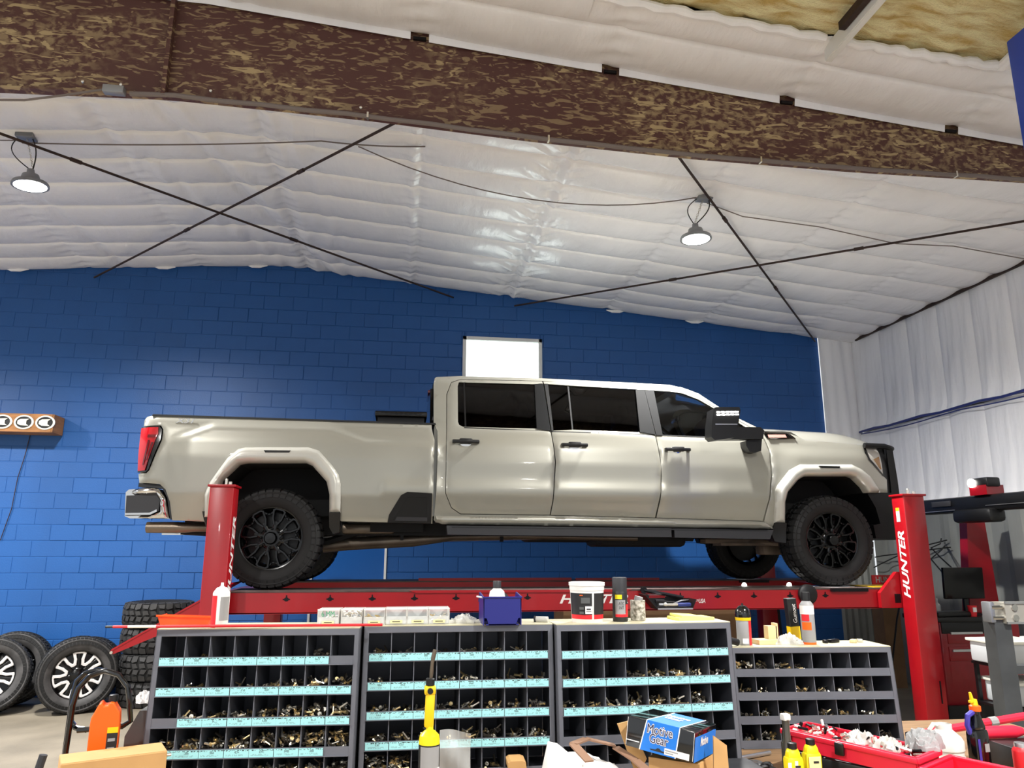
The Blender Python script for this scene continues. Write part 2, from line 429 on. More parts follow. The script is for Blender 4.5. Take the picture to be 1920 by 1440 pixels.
# back wall of painted concrete block, with the openings for a window and a flush door
WIN = (.82, 1.95, 3.95, 4.843); DOOR = (-1.20, -.20, 0, 2.12)
outline = [(-9, 0), (6.42, 0), (6.42, ceilz(6.42)+.1), (-1.9, 5.94), (-9, ceilz(-9)+.1)]
rect = lambda r: [(r[0], r[2]), (r[1], r[2]), (r[1], r[3]), (r[0], r[3])]
dr = [(DOOR[0], .001), (DOOR[1], .001), (DOOR[1], DOOR[3]), (DOOR[0], DOOR[3])]
v2, f2 = tri2d(outline, [rect(WIN), dr], 1.5)
mb = MB(); mb.add([(x, YB+.0045, z) for x, z in v2], f2)
wall_back = mb.build('wall_back', 'block_blue', None, None, kind='structure')
BW, BH = .4064, .2032
def cut(r, h):
    x0, x1, z0, z1 = r; a, b, c, d = h
    if x1 <= a or x0 >= b or z1 <= c or z0 >= d: return [r]
    out = []
    if x0 < a: out.append((x0, a, z0, z1))
    if x1 > b: out.append((b, x1, z0, z1))
    if z0 < c: out.append((max(x0, a), min(x1, b), z0, c))
    if z1 > d: out.append((max(x0, a), min(x1, b), d, z1))
    return out
blocks = []
for k in range(-1, 29):
    z0 = .0694+BH*k; z1 = z0+BH; off = -4.908 if k % 2 == 1 else -4.908+BW/2
    for i in range(-11, 30):
        x0 = off+BW*i; x1 = x0+BW; x0 = max(x0, -9); x1 = min(x1, 6.42)
        if x1-x0 < .04: continue
        zt = min(z1, min(ceilz(x0), ceilz(x1))+.06); zb = max(0, z0)
        if zt-zb < .03: continue
        for r in cut((x0, x1, zb, zt), WIN):
            for q in cut(r, DOOR): blocks.append(q)
def block_score(b):
    x = (b[0]+b[1])/2; z = (b[2]+b[3])/2; hid = (-3.9 < x < 6.4 and 2.45 < z < 4.1 and x > -3.3) or z < .9 and x > -3.1
    out = x < -5.75
    return (hid or out, math.hypot(x, 10.6)+.15*abs(z-1.8))
blocks.sort(key=block_score)
proto = {}
G = .0022; T = .006
def block_mb(mb, b, ox=0, oz=0):
    x0, x1, z0, z1 = b[0]+G-ox, b[1]-G-ox, b[2]+G-oz, b[3]-G-oz; e = .005
    mb.add([(x0, T, z0), (x1, T, z0), (x1, T, z1), (x0, T, z1), (x0+e, 0, z0+e), (x1-e, 0, z0+e), (x1-e, 0, z1-e), (x0+e, 0, z1-e)],
           [(4, 5, 6, 7), (0, 1, 5, 4), (1, 2, 6, 5), (2, 3, 7, 6), (3, 0, 4, 7)])
rest = MB()
for n, b in enumerate(blocks):
    if n < 300:
        key = (round(b[1]-b[0], 3), round(b[3]-b[2], 3))
        if key not in proto:
            mb = MB(); block_mb(mb, b, b[0], b[2]); proto[key] = mb.mesh('block', 'block_blue', None)
        link('block', proto[key], wall_back, (b[0], YB-rnd.random()*.004, b[2]))
    else: block_mb(rest, b)
rest.v = [(x, y+YB, z) for x, y, z in rest.v]
rest.build('block_courses', 'block_blue', wall_back, None, kind='stuff')
# steel strip of siding and vinyl between the blocks and the corner
mb = MB(); mb.grid(lambda u, v: (6.42+u*.62, 10.62-.02*(int(u*12) % 2), v*2.7), 12, 1); mb.build('siding_sheet', 'siding', wall_back, None)
def flap(u, v):
    x = 6.40+u*.62; z = 2.55+v*(ceilz(6.7)-2.5)
    return (x, 10.56-.03*math.sin(u*PI)-.02*math.sin(9*u+5*v)*math.sin(u*PI)-.012*math.sin(23*u+2.2*v), z)
mb = MB(); mb.grid(flap, 24, 40); mb.build('corner_vinyl', 'vinyl_wall', wall_back, 50)

# right wall: ribbed siding below, quilted vinyl above
mb = MB()
ny = 150
mb.grid(lambda u, v: (XR+.05-.025*(1 if (int(u*ny) % 6) in (1, 2) else 0), -4+u*14.6, v*5.2), ny, 1)
wall_right = mb.build('wall_right', 'siding', None, None, kind='structure')
seams = [10.6, 9.9, 9.27, 8.65, 8.05, 7.45, 6.85, 6.25, 5.65, 5.05, 4.4, 3.7, 3.0]
def quilt(y1, y0, z0, z1, amp):
    ph = rnd.random()*6
    def f(u, v):
        y = y0+(y1-y0)*u; z = z0+v*(z1-z0); s = 4*u*(1-u)
        wr = .014*math.sin(15*u+6*v+ph)*s*(1-v)+.008*math.sin(33*u+ph+3*v)*s*(1-.6*v)+.006*math.sin(9*v+5*u+ph)*s
        ed = .03*math.exp(-((v)/.05)**2)
        return (XR-.012-amp*max(0, s)**.5-wr-ed, y, z)
    mb = MB(); mb.grid(f, 16, 26); mb.build('insulation_panel', 'vinyl_wall', wall_right, 50)
for a, b in zip(seams, seams[1:]):
    quilt(a, b, 3.58, ceilz(XR)+.02, .04)
    quilt(a, b, 2.42+.05*math.sin(a*3), 3.56, .03)
# eave strut edge and girt with its wires
mb = MB(); mb.bar((XR-.09, 5.2, ceilz(XR)-.045), (XR-.09, 10.35, ceilz(XR)-.045), .03, .04); single(mb, 'eave_angle', 'rust_rod', 'dark steel angle along the joint of ceiling and right wall', 'steel angle')
mb = MB(); mb.tube([(XR-.11, 10.45-i*.35, 3.565+.012*math.sin(i*2.1)) for i in range(22)], .018, 8); mb.tube([(XR-.12, 10.4-i*.35, 3.53-.035*abs(math.sin(i*.55))) for i in range(22)], .008, 6)
single(mb, 'wiring_run', 'tool_blue', 'dark blue wire run sagging along the quilted white side wall', 'wire')

# window, lit from the room behind it
x0, x1, z0, z1 = WIN
mb = MB()
for c, s in (((x0-.0, 10.60, (z0+z1)/2), (.05, .06, z1-z0+.05)), ((x1, 10.60, (z0+z1)/2), (.05, .06, z1-z0+.05)), (((x0+x1)/2, 10.60, z1), (x1-x0+.05, .06, .05)), (((x0+x1)/2, 10.60, z0), (x1-x0+.05, .06, .05))): mb.box(c, s)
win = mb.build('window_1', 'white_paint', None, None, kind='structure')
mb = MB(); mb.box(((x0+x1)/2, 10.61, (z0+z1)/2), (x1-x0-.04, .01, z1-z0-.04)); mb.build('pane', 'glass_clear', win, None)
mb = MB(); mb.grid(lambda u, v: (x0-.6+u*(x1-x0+1.2), 11.4, z0-.6+v*(z1-z0+1.4)), 2, 2); mb.build('lit_room_beyond', 'pane_lit', win, None)
# flush steel door
x0, x1, z0, z1 = DOOR
mb = MB(); mb.box(((x0+x1)/2, 10.62, z1/2), (x1-x0-.03, .03, z1-.02)); door = mb.build('door_1', 'door_blue', None, None, kind='structure')
mb = MB(); mb.box((x1-.012, 10.598, z1/2), (.03, .03, z1)); mb.box((x0+.012, 10.598, z1/2), (.03, .03, z1)); mb.box(((x0+x1)/2, 10.598, z1-.01), (x1-x0, .03, .03)); mb.build('door_trim', 'white_paint', door, None)
mb = MB(); mb.lathe([(.012, 0), (.012, .04), (.028, .05), (.028, .075), (.015, .085)], (x0+.09, 10.605, 1.0), 12, Matrix.Rotation(PI/2, 3, 'X')); mb.build('door_handle', 'alu', door)

# ---------------------------------------------------------------- tapered steel rafter
BOT = [(-9, 4.66), (-2.86, 4.915), (-1.75, 4.965), (-.31, 4.925), (.89, 4.86), (2.16, 4.82), (3.52, 4.815), (5.07, 4.84), (XR, 4.86)]
def botz(x):
    for (a, za), (b, zb) in zip(BOT, BOT[1:]):
        if a <= x <= b: return za+(zb-za)*(x-a)/(b-a)
    return BOT[-1][1]
raf = thing('steel_rafter', 'brown tapered steel rafter with worn tan brush marks crossing the ceiling', 'steel beam', (0, 5.08, 4.9))
def rel(mb): mb.v = [(x, y-5.08, z-4.9) for x, y, z in mb.v]; return mb
mb = MB(); mb.grid(lambda u, v: (-9+16*u, 5.08, botz(-9+16*u)+v*(ceilz(-9+16*u)+.12-botz(-9+16*u))), 96, 4); mb.grid(lambda u, v: (-9+16*u, 5.092, botz(-9+16*u)+v*(ceilz(-9+16*u)+.12-botz(-9+16*u))), 96, 1)
rel(mb).build('web', 'beam_paint', raf, None)
mb = MB()
for zz in (-.006, .008): mb.grid(lambda u, v: (-9+16*u, 5.045+.075*v, botz(-9+16*u)+zz), 96, 1)
mb.grid(lambda u, v: (-9+16*u, 5.045, botz(-9+16*u)-.006+.014*v), 96, 1); rel(mb).build('bottom_flange', 'beam_paint', raf, None)
mb = MB(); mb.box((-1.78, 5.05, (botz(-1.78)+5.9)/2), (.03, .06, 5.95-botz(-1.78))); rel(mb).build('splice_plate', 'beam_paint', raf, None)
for x in (.01, 1.51, 2.985, 4.44):
    mb = MB(); mb.box((x, 5.068, ceilz(x)-.05), (.10, .02, .024)); rel(mb).build('purlin_clip', 'tool_dark', raf, None)
for x, dz in ((-2.3, .03), (-1.45, .025), (-.4, .02), (-2.05, .02)):
    mb = MB(); mb.lathe([(.011, 0), (.011, .012), (.004, .016)], (x, 5.0, botz(x)+dz), 6, Matrix.Rotation(PI/2, 3, 'X')); rel(mb).build('bolt', 'zinc', raf)
# conduit on the rafter with its box
cdt = thing('electrical_conduit', 'grey electrical conduit strapped under the brown rafter', 'conduit', (0, 5.0, 4.9))
mb = MB(); pts = [(x/10, 5.035, botz(x/10)-.018+.004*math.sin(x)) for x in range(-20, 70, 3)]; mb.tube(pts, .017, 8); mb.v = [(x, y-5, z-4.9) for x, y, z in mb.v]; mb.build('pipe', 'cable_grey', cdt)
mb = MB(); mb.box((-2.1, 5.02, botz(-2.1)-.01), (.14, .06, .055), bev=.006); mb.v = [(x, y-5, z-4.9) for x, y, z in mb.v]; mb.build('junction_box', 'galv', cdt)
for x in (-.35, 1.0, 2.7, 4.4):
    mb = MB(); mb.box((x, 5.035, botz(x)-.016), (.014, .042, .045)); mb.v = [(p, y-5, z-4.9) for p, y, z in mb.v]; mb.build('strap', 'zinc', cdt, None)
mb = MB(); mb.tube([(-2.17, 5.02, botz(-2.1)-.01), (-2.4, 5.0, 4.86), (-2.65, 4.99, 4.79), (-2.9, 5.0, 4.775), (-3.4, 5.0, 4.83), (-4.2, 5.0, 4.86)], .008, 6)
single(mb, 'power_cord', 'cable_grey', 'thin grey cord drooping left from the box on the rafter', 'cord')

# purlin showing in the torn-open bay
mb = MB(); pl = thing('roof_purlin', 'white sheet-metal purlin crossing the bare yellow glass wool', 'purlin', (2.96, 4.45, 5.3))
mb.box((.0, -1.6, .055), (.012, 3.2, .11)); mb.box((.022, -1.6, .0), (.045, 3.2, .012)); mb.build('z_section', 'white_paint', pl, None)
mb = MB(); mb.box((-.035, -1.72, .075), (.045, 2.9, .06)); mb.build('purlin_strip', 'rust_rod', pl, None)  # dark brown strip alongside the white section

# ---------------------------------------------------------------- brace rods under the ceiling
def rod(p, q, label):
    mb = MB(); p, q = Vector(p), Vector(q); r = thing('brace_rod', label, 'brace rod', p, group=None)
    mb.tube([(0, 0, 0), (q-p)], .013, 8); mb.build('rod', 'rust_rod', r)
    for t in (.36, .66): mb = MB(); a = (q-p)*t; d = (q-p).normalized(); mb.tube([a-d*.05, a+d*.05], .02, 8); mb.build('coupling', 'rust_rod', r)
rod((-5.38, 5.095, 5.42), (.64, 10.56, 5.45), 'rusty brace rod running to the block wall above the bright window')
rod((.70, 5.095, 5.49), (-4.36, 10.57, 5.49), 'rusty brace rod running to the block wall above the truck tailgate side')
rod((1.63, 5.095, 5.42), (6.36, 10.57, 5.02), 'rusty brace rod ending at the right end of the blue wall')
rod((6.9, 5.35, 4.965), (1.56, 10.57, 5.37), 'rusty brace rod reaching from the vinyl side wall toward the lit window')

# thin cables strung below the ceiling
def cable(pts, label, r=.007):
    mb = MB(); mb.tube(pts, r, 6); single(mb, 'ceiling_cable', 'cable_grey', label, 'cable')
def sagline(a, b, sag, n=14):
    a, b = Vector(a), Vector(b)
    return [a+(b-a)*(i/n)+Vector((0, 0, -sag*4*(i/n)*(1-i/n))) for i in range(n+1)]
cable(sagline((-3.73, 7.1, 5.60), (-.9, 6.75, 5.66), .03)+sagline((-.9, 6.75, 5.66), (.1, 6.6, 5.60), .02)[1:], 'straight grey cable strung from the left lamp below the ceiling')
cable(sagline((-.55, 6.8, 5.66), (2.95, 6.8, 5.38), .30), 'slack grey cable drooping to the right-hand lamp', .006)
cable([(3.05, 6.86, 5.345), (3.5, 6.99, 5.287), (4.35, 6.96, 5.212), (5.33, 7.07, 5.125), (5.91, 6.93, 5.074), (6.80, 6.96, 4.99)], 'grey cable from the right-hand lamp toward the side wall', .006)
cable(sagline((-9, 7.0, 5.3), (-3.8, 7.1, 5.62), .04), 'grey cable reaching the left lamp from beyond it', .006)

# ---------------------------------------------------------------- high bay lamps
def lamp(x, y, z, label, hook=None, tilt=(0, 0), tag=''):
    hx, hy = hook or (x, y); hz = ceilz(hx)-.04
    t = thing('high_bay_lamp'+tag, label, 'lamp', (x, y, z))
    R = Euler((tilt[0], tilt[1], 0)).to_matrix()
    mb = MB(); mb.lathe([(.0, .17), (.03, .165), (.035, .12), (.07, .11), (.085, .06), (.15, .03), (.158, .012), (.158, -.004), (.138, -.004), (.138, .01), (.0, .012)], n=28, R=R); mb.build('housing', 'galv', t)
    mb = MB(); mb.lathe([(.0, -.012), (.09, -.011), (.135, -.003), (.135, .004), (0, .006)], n=28, R=R); mb.build('lens'+tag, 'bulb', t)
    mb = MB(); mb.box((hx-x, hy-y, hz-z), (.16, .12, .05), bev=.008); mb.build('junction_box', 'galv', t)
    mb = MB(); n = int((hz-z-.17)/.028)
    for i in range(n):
        f = i/n; px, py, pz = (hx-x)*f, (hy-y)*f, .17+(hz-z-.17)*f
        mb.tube([(px+(.008 if i % 2 else 0)*math.cos(k), py+(0 if i % 2 else .008)*math.cos(k), pz+.017*math.sin(k)+.014) for k in [j*PI/3 for j in range(7)]], .0028, 4)
    mb.build('chain', 'zinc', t)
    mb = MB(); mb.tube([(hx-x+.05+.05*math.sin(t*PI)-(hx-x+.05)*t, (hy-y)*(1-t)-.04*math.sin(t*PI), (hz-z)*(1-t)+.16*t) for t in [i/12 for i in range(13)]], .006, 6); mb.tube([(hx-x-.06-.11*math.sin(t*PI)-(hx-x-.06)*t, (hy-y)*(1-t)-.03*math.sin(t*PI), (hz-z)*(1-t)+.15*t) for t in [i/12 for i in range(13)]], .005, 6)
    mb.build('cord', 'black_rubber', t)
    ld = bpy.data.lights.new('lamp_beam', 'SPOT'); ld.energy = LAMP_W; ld.spot_size = math.radians(166); ld.spot_blend = .8; ld.shadow_soft_size = .12; ld.color = (1, .99, .965)
    lo = bpy.data.objects.new('lamp_beam'+tag, ld); C.objects.link(lo); lo.parent = t; lo.location = (0, 0, -.03)
lamp(-3.60, 7.1, 5.16, 'glowing round high bay lamp hanging on a chain over the speaker shelf side', (-3.70, 7.1), (.05, -.08))
lamp(2.875, 6.79, 4.90, 'glowing round high bay lamp hanging on a chain above the truck hood', (2.99, 6.8))
for i, (x, y) in enumerate(((-7.2, 7.6), (-3.7, 1.6), (3.0, 1.2), (-3.7, -4), (3.0, -4))):
    lamp(x, y, ceilz(x)-.55, ['round high bay lamp beyond the wheels at the blue wall', 'round high bay lamp above the open floor', 'round high bay lamp above the workbench', 'round high bay lamp far behind, open floor side', 'round high bay lamp far behind, side wall side'][i], tag=['_wall_left_offscreen', '_floor_left_offscreen', '_bench_right_offscreen', '_rear_left_offscreen', '_rear_right_offscreen'][i])

# speaker shelf on the block wall
sp = thing('speaker_box', 'wooden speaker box with oval cream speakers mounted on the blue wall', 'speaker box', (-4.85, 10.28, 3.26))
mb = MB(); mb.box((-.31, .15, .12), (1.28, .30, .235)); mb.build('cabinet', 'speaker_wood', sp, None)
mb = MB(); mb.box((.335, .15, .12), (.02, .30, .232)); mb.build('end_panel', 'speaker_wood', sp, None)
for x in (.25, -.005, -.26, -.515, -.77):
    d = MB(); d.lathe([(.118, 0), (.118, .012), (.095, .016), (.095, 0)], (x, -.0, .125), 28, Matrix.Rotation(PI/2, 3, 'X'), 1, .78, caps=False); s_ = d.build('speaker_ring', 'cream', sp)
    d = MB(); d.lathe([(.1, 0), (.1, .006)], (x, 0, .125), 28, Matrix.Rotation(PI/2, 3, 'X'), 1, .78); d.build('cone', 'plastic_black', s_)
    d = MB(); d.prism([(x-.075, .105), (x-.075, .145), (x-.04, .165), (x+.06, .17), (x+.03, .145), (x+.03, .105), (x+.06, .08), (x-.04, .085)], -.007, -.014); d.build('bridge', 'cream', s_, None)
mb = MB(); mb.tube([(-4.9, 10.58, 3.27), (-4.93, 10.585, 3.0), (-4.98, 10.585, 2.7), (-5.0, 10.585, 2.3), (-5.08, 10.585, 1.9)], .005, 5); single(mb, 'speaker_wire', 'rust_rod', 'thin wire hanging down the blue wall from the speaker box', 'wire')
# ================================================================ wheels and tyres
def tire_mb(R, rr, W, np_=28, dusty=False, lug=.016):
    mb = MB(); h = W/2; RX = Matrix.Rotation(PI/2, 3, 'X')
    half = [(rr, .80), (rr+.018, .93), ((R+rr)*.5, 1.03), (R-.06, 1.0), (R-.03, .95), (R-lug-.002, .84), (R-lug, .5), (R-lug, 0)]
    prof = [(r, -y*h) for r, y in half]+[(r, y*h) for r, y in half[-2::-1]]
    mb.lathe(prof, n=56, R=RX, caps=False)
    mb.lathe([(rr, -.8*h), (rr-.004, 0), (rr, .8*h)], n=40, R=RX, caps=False)
    # raised sidewall ring
    for s in (-1, 1): mb.lathe([((R+rr)*.5+.045, s*1.005*h), ((R+rr)*.5+.04, s*1.035*h), ((R+rr)*.5+.032, s*1.035*h), ((R+rr)*.5+.028, s*1.02*h)], n=56, R=RX, caps=False)
    mb.slot(1); pitch = 2*PI/np_
    shapes = [([(.06, .985), (.10, .60), (.40, .50), (.50, .60), (.46, .985)], 1), ([(.56, .93), (.60, .58), (.90, .64), (.97, .93)], 1),
              ([(.0, .08), (.14, .42), (.44, .38), (.34, .03)], 0), ([(.5, .10), (.60, .46), (.92, .40), (.86, .05)], 0)]
    for k in range(np_):
        for sgn, so in ((1, 0), (-1, .42)):
            for poly, sh in shapes:
                vt = []; vb = []
                for s, w_ in poly:
                    a = (k+s+so)*pitch; rt = R-(.020 if w_ > .9 else (.002 if w_ > .5 else 0)); rb = R-lug-.006-(.02 if w_ > .9 else 0)
                    for lst, r in ((vt, rt), (vb, rb)): lst.append((r*math.cos(a), sgn*w_*h, r*math.sin(a)))
                n = len(poly); fs = [tuple(range(n))]+[(i, (i+1) % n, n+(i+1) % n, n+i) for i in range(n)]
                mb.add(vt+vb, fs)
                if sh:  # lug that runs down over the shoulder
                    o = [i for i, q in enumerate(poly) if q[1] > .9]; (s0, s1) = poly[o[0]][0]+so, poly[o[1]][0]+so
                    P = []
                    for s in (s0, s1):
                        a = (k+s)*pitch
                        for r, w_ in ((R-.020, .985), (R-.085, 1.065), (R-.085, .985), (R-.05, .90)): P.append((r*math.cos(a), sgn*w_*h, r*math.sin(a)))
                    mb.add(P, [(0, 1, 5, 4), (1, 2, 6, 5), (0, 4, 7, 3), (0, 3, 2, 1), (4, 5, 6, 7)])
    return mb
def ring_bar(mb, pts, w, y0, y1):
    """flat bars in the wheel plane joining polar points (r, angle)"""
    for (r1, a1), (r2, a2) in zip(pts, pts[1:]):
        p = Vector((r1*math.cos(a1), 0, r1*math.sin(a1))); q = Vector((r2*math.cos(a2), 0, r2*math.sin(a2))); d = (q-p).normalized(); n = Vector((-d.z, 0, d.x))*w/2
        e = d*w*.35
        poly = [p-e-n, q+e-n, q+e+n, p-e+n]; yy = (y0, y1)
        inner = [p-e-n*.7, q+e-n*.7, q+e+n*.7, p-e+n*.7]
        mb.add([(v.x, y1, v.z) for v in poly]+[(v.x, y0+.005, v.z) for v in poly]+[(v.x, y0, v.z) for v in inner], [(8, 9, 10, 11)]+[(i, (i+1) % 4, 4+(i+1) % 4, 4+i) for i in range(4)]+[(4+i, 4+(i+1) % 4, 8+(i+1) % 4, 8+i) for i in range(4)])
RXM = Matrix.Rotation(PI/2, 3, 'X')   # lathe height h ends up at y = -h
def truck_rim():
    mb = MB()
    mb.lathe([(.235, -.12), (.245, .06), (.262, .125), (.272, .128), (.275, .118)], n=40, R=RXM, caps=False)
    for k in range(8):
        a = k*PI/4+.2; g = math.radians
        ring_bar(mb, [(.125, a-g(6)), (.175, a-g(12)), (.245, a-g(11.5)), (.258, a-g(7)), (.258, a+g(7)), (.245, a+g(11.5)), (.175, a+g(12)), (.125, a+g(6))], .019, -.122, -.06)
        ring_bar(mb, [(.085, a), (.135, a)], .04, -.112, -.06)
        b = a+PI/8; ring_bar(mb, [(.243, b-g(11)), (.212, b-g(4)), (.212, b+g(4)), (.243, b+g(11))], .014, -.10, -.06)
    mb.lathe([(.1, .05), (.1, .095), (.085, .11), (.07, .112)], n=32, R=RXM)
    for k in range(8): a = k*PI/4+.4; mb.lathe([(.011, .1), (.011, .132), (.004, .138)], (.082*math.cos(a), 0, .082*math.sin(a)), 6, RXM)
    mb.lathe([(.055, .1), (.055, .15), (.045, .165), (.0, .168)], n=24, R=RXM)
    return mb
def fork_rim():
    black, white = MB(), MB()
    black.lathe([(.225, -.12), (.232, .05), (.25, .105), (.262, .108), (.265, .1)], n=40, R=RXM, caps=False)
    black.lathe([(.0, .02), (.235, .0)], n=36, R=RXM)
    black.lathe([(.075, .05), (.075, .088), (.06, .098), (.0, .1)], n=28, R=RXM)
    for k in range(6): a = k*PI/3; black.lathe([(.01, .08), (.01, .1)], (.058*math.cos(a), 0, .058*math.sin(a)), 6, RXM)
    g = math.radians
    for k in range(7):
        a = k*2*PI/7+.3; q = 180/7
        ring_bar(white, [(.118, a-g(q)), (.122, a-g(q*.72)), (.17, a-g(12.5)), (.232, a-g(13)), (.246, a-g(8)), (.246, a+g(8)), (.232, a+g(13)), (.17, a+g(12.5)), (.122, a+g(q*.72)), (.118, a+g(q))], .029, -.097, -.05)
        ring_bar(black, [(.09, a), (.235, a)], .04, -.075, -.03)
    return black, white

# ================================================================ the truck
TO = Vector((1.3, 7.99, 1.455)); YN = 6.95; YC = 7.99
truck = thing('pickup_truck', 'silver six-door crew-cab pickup truck standing on the red lift', 'pickup truck', TO)
def ss(x, a, b):
    t = max(0, min(1, (x-a)/(b-a))); return t*t*(3-2*t)
ZT = [(1.9, .08), (2.0, .07), (2.06, .05), (2.28, 0), (2.6, 0), (2.75, .012), (2.88, .035), (2.95, .06), (3.42, .24), (3.50, .32)]
BT = [(-2.3, 2.70), (-1.9, 2.82), (-1.7, 2.905), (-.7, 2.905), (-.35, 2.79), (.4, 2.775)]
def dep(x, z):
    d = ZT[-1][1]
    for (a, p), (b, q) in zip(ZT, ZT[1:]):
        if z <= b: d = p+(q-p)*max(0, (z-a))/(b-a); break
    if x < -2.2: d += .07*((-2.2-x)/.14)**2
    if x > 4.5: d += .07*((x-4.5)/.4)**2
    if x < .32 and z > 2.0:
        zt = 2.775
        for (p, a), (q, b) in zip(BT, BT[1:]):
            if p <= x <= q: zt = a+(b-a)*(x-p)/(q-p)
        d -= .034*ss(x, -2.12, -1.85)*(1-.7*ss(x, -.45, .15))*(1-ss(z, zt-.04, zt+.02))
    d -= .026*ss(x, 3.62, 3.9)*(1-ss(z, 2.68, 2.84))
    if 2.9 > z > 2.2 and -.2 < x < 3.6: d -= .012*math.exp(-((z-2.34)/.07)**2)
    return d
def tpart(mb, name, m, parent=None, smooth=35, **tags):
    mb.v = [tuple(Vector(p)-TO) for p in mb.v]
    return mb.build(name, m, parent or truck, smooth, **tags)
def edist(p, rings):
    b = 9.0
    for r in rings:
        for i in range(len(r)):
            ax, ay = r[i]; bx, by = r[(i+1) % len(r)]; dx, dy = bx-ax, by-ay; l2 = dx*dx+dy*dy
            t = 0 if l2 < 1e-12 else max(0, min(1, ((p[0]-ax)*dx+(p[1]-ay)*dy)/l2)); b = min(b, math.hypot(p[0]-ax-t*dx, p[1]-ay-t*dy))
    return b
def panel_mb(poly, holes=(), off=0, res=.07, lip=.03, far=False, crown=None):
    v, f = tri2d(poly, holes, res)
    cr = {}
    if crown:
        for x, z in v: cr[(x, z)] = crown[0]*(1-(1-min(1, edist((x, z), [poly, *holes])/crown[1]))**2)
    Y = lambda x, z, e=0: (2*YC-(YN+dep(x, z)+off+e-cr.get((x, z), 0))) if far else YN+dep(x, z)+off+e-cr.get((x, z), 0)
    mb = MB(); ec = {}
    for t in f:
        for i in range(3):
            a, b = t[i], t[(i+1) % 3]; ec.setdefault((min(a, b), max(a, b)), []).append((a, b))
    vs = [(x, Y(x, z), z) for x, z in v]; n = len(vs); vs += [(x, Y(x, z, lip), z) for x, z in v]
    used = set(); fs = list(f)
    for k, l in ec.items():
        if len(l) == 1: a, b = l[0]; fs.append((b, a, a+n, b+n)); used |= {a, b}
    mb.add(vs, fs)
    return mb
def panels(name, poly, holes, m, off=0, res=.07, lip=.03, parent=None, both=True, smooth=28, crown=None):
    o = tpart(panel_mb(poly, holes, off, res, lip, False, crown), name, m, parent, smooth)
    if both: tpart(panel_mb(poly, holes, off, max(res, .12), lip, True), name, m, parent, smooth)
    return o
P_bed = [(-2.33,2.948),(-2.311,2.966),(-2.258,2.972),(0.282,2.952),(0.303,2.902),(0.307,2.804),(0.299,2.493),(0.305,2.031),(-0.128,2.038),(-0.546,2.045),(-0.605,2.118),(-0.612,2.313),(-0.641,2.411),(-0.796,2.574),(-0.865,2.632),(-1.424,2.621),(-1.499,2.578),(-1.639,2.38),(-1.7,2.267),(-1.704,2.033),(-1.993,2.044),(-2.017,2.2),(-2.06,2.307),(-2.114,2.354),(-2.294,2.366),(-2.315,2.442),(-2.237,2.448),(-2.214,2.473),(-2.137,2.747),(-2.14,2.84),(-2.165,2.878),(-2.33,2.874),(-2.339,2.93)]
P_lamp = [(-2.344,2.865),(-2.174,2.869),(-2.148,2.839),(-2.147,2.746),(-2.22,2.476),(-2.241,2.456),(-2.321,2.455),(-2.33,2.611)]
P_bumperR = [(-2.401,2.282),(-2.378,2.306),(-2.171,2.321),(-2.109,2.309),(-2.056,2.231),(-2.016,2.059),(-2.341,2.057),(-2.387,2.075)]
P_bumperin = [(-2.38,2.251),(-2.136,2.265),(-2.105,2.223),(-2.102,2.121),(-2.131,2.108),(-2.176,2.086),(-2.372,2.08)]
P_flareO = [(-1.721,2.06),(-1.72,2.263),(-1.683,2.375),(-1.553,2.588),(-1.467,2.669),(-1.405,2.687),(-0.864,2.698),(-0.765,2.67),(-0.644,2.539),(-0.583,2.457),(-0.56,2.375),(-0.549,2.117)]
P_flareI = [(-0.649,2.116),(-0.654,2.276),(-0.684,2.39),(-0.821,2.536),(-0.879,2.56),(-1.386,2.55)]
P_flap = [(-0.65,2.117),(-0.551,2.118),(-0.556,1.949),(-0.612,1.932),(-0.647,1.988)]
P_cut = [(-0.133,2.038),(-0.122,2.106),(-0.021,2.279),(0.036,2.311),(0.29,2.301),(0.299,2.031)]
P_cutin = [(-0.088,2.058),(0.038,2.263),(0.213,2.265),(0.22,2.06)]
P_marker = [(-1.241,2.658),(-1.008,2.66),(-1.02,2.641),(-1.226,2.637)]
P_bedbadge = [(-2.063,2.938),(-1.869,2.915)]
P_cab = [(0.27,3.449),(0.286,3.466),(0.526,3.49),(1.364,3.497),(2.264,3.479),(2.691,3.467),(2.816,3.433),(2.974,3.37),(3.122,3.255),(3.3,3.126),(3.513,3.013),(3.536,2.956),(3.576,2.843),(3.599,2.744),(3.596,2.519),(3.549,2.283),(3.497,2.071),(3.604,2.006),(3.566,2.002),(2.145,2.017),(0.36,2.03),(0.302,2.043),(0.284,2.065),(0.3,2.317),(0.304,2.707),(0.299,2.887),(0.263,2.973),(0.259,3.393)]
P_hole = [(0.523,3.448),(0.43,3.406),(0.384,3.277),(0.381,2.65),(0.382,2.304),(0.44,2.173),(0.528,2.116),(1.372,2.112),(2.404,2.096),(3.495,2.073),(3.548,2.283),(3.593,2.519),(3.598,2.744),(3.573,2.843),(3.532,2.955),(3.355,3.071),(3.278,3.109),(3.137,3.207),(2.964,3.324),(2.804,3.39),(2.67,3.409),(2.499,3.413),(2.245,3.422),(1.357,3.463)]
P_door1 = [(0.523,3.442),(0.433,3.401),(0.39,3.274),(0.386,2.65),(0.388,2.304),(0.445,2.177),(0.531,2.122),(1.366,2.118),(1.387,2.231),(1.416,2.61),(1.407,2.73),(1.383,2.915),(1.35,3.456)]
P_win1 = [(0.506,3.409),(1.263,3.416),(1.25,2.937),(0.541,2.937),(0.504,2.955),(0.493,2.987),(0.494,3.368)]
P_pil1 = [(1.263,3.416),(1.345,3.448),(1.382,2.92),(1.25,2.934)]
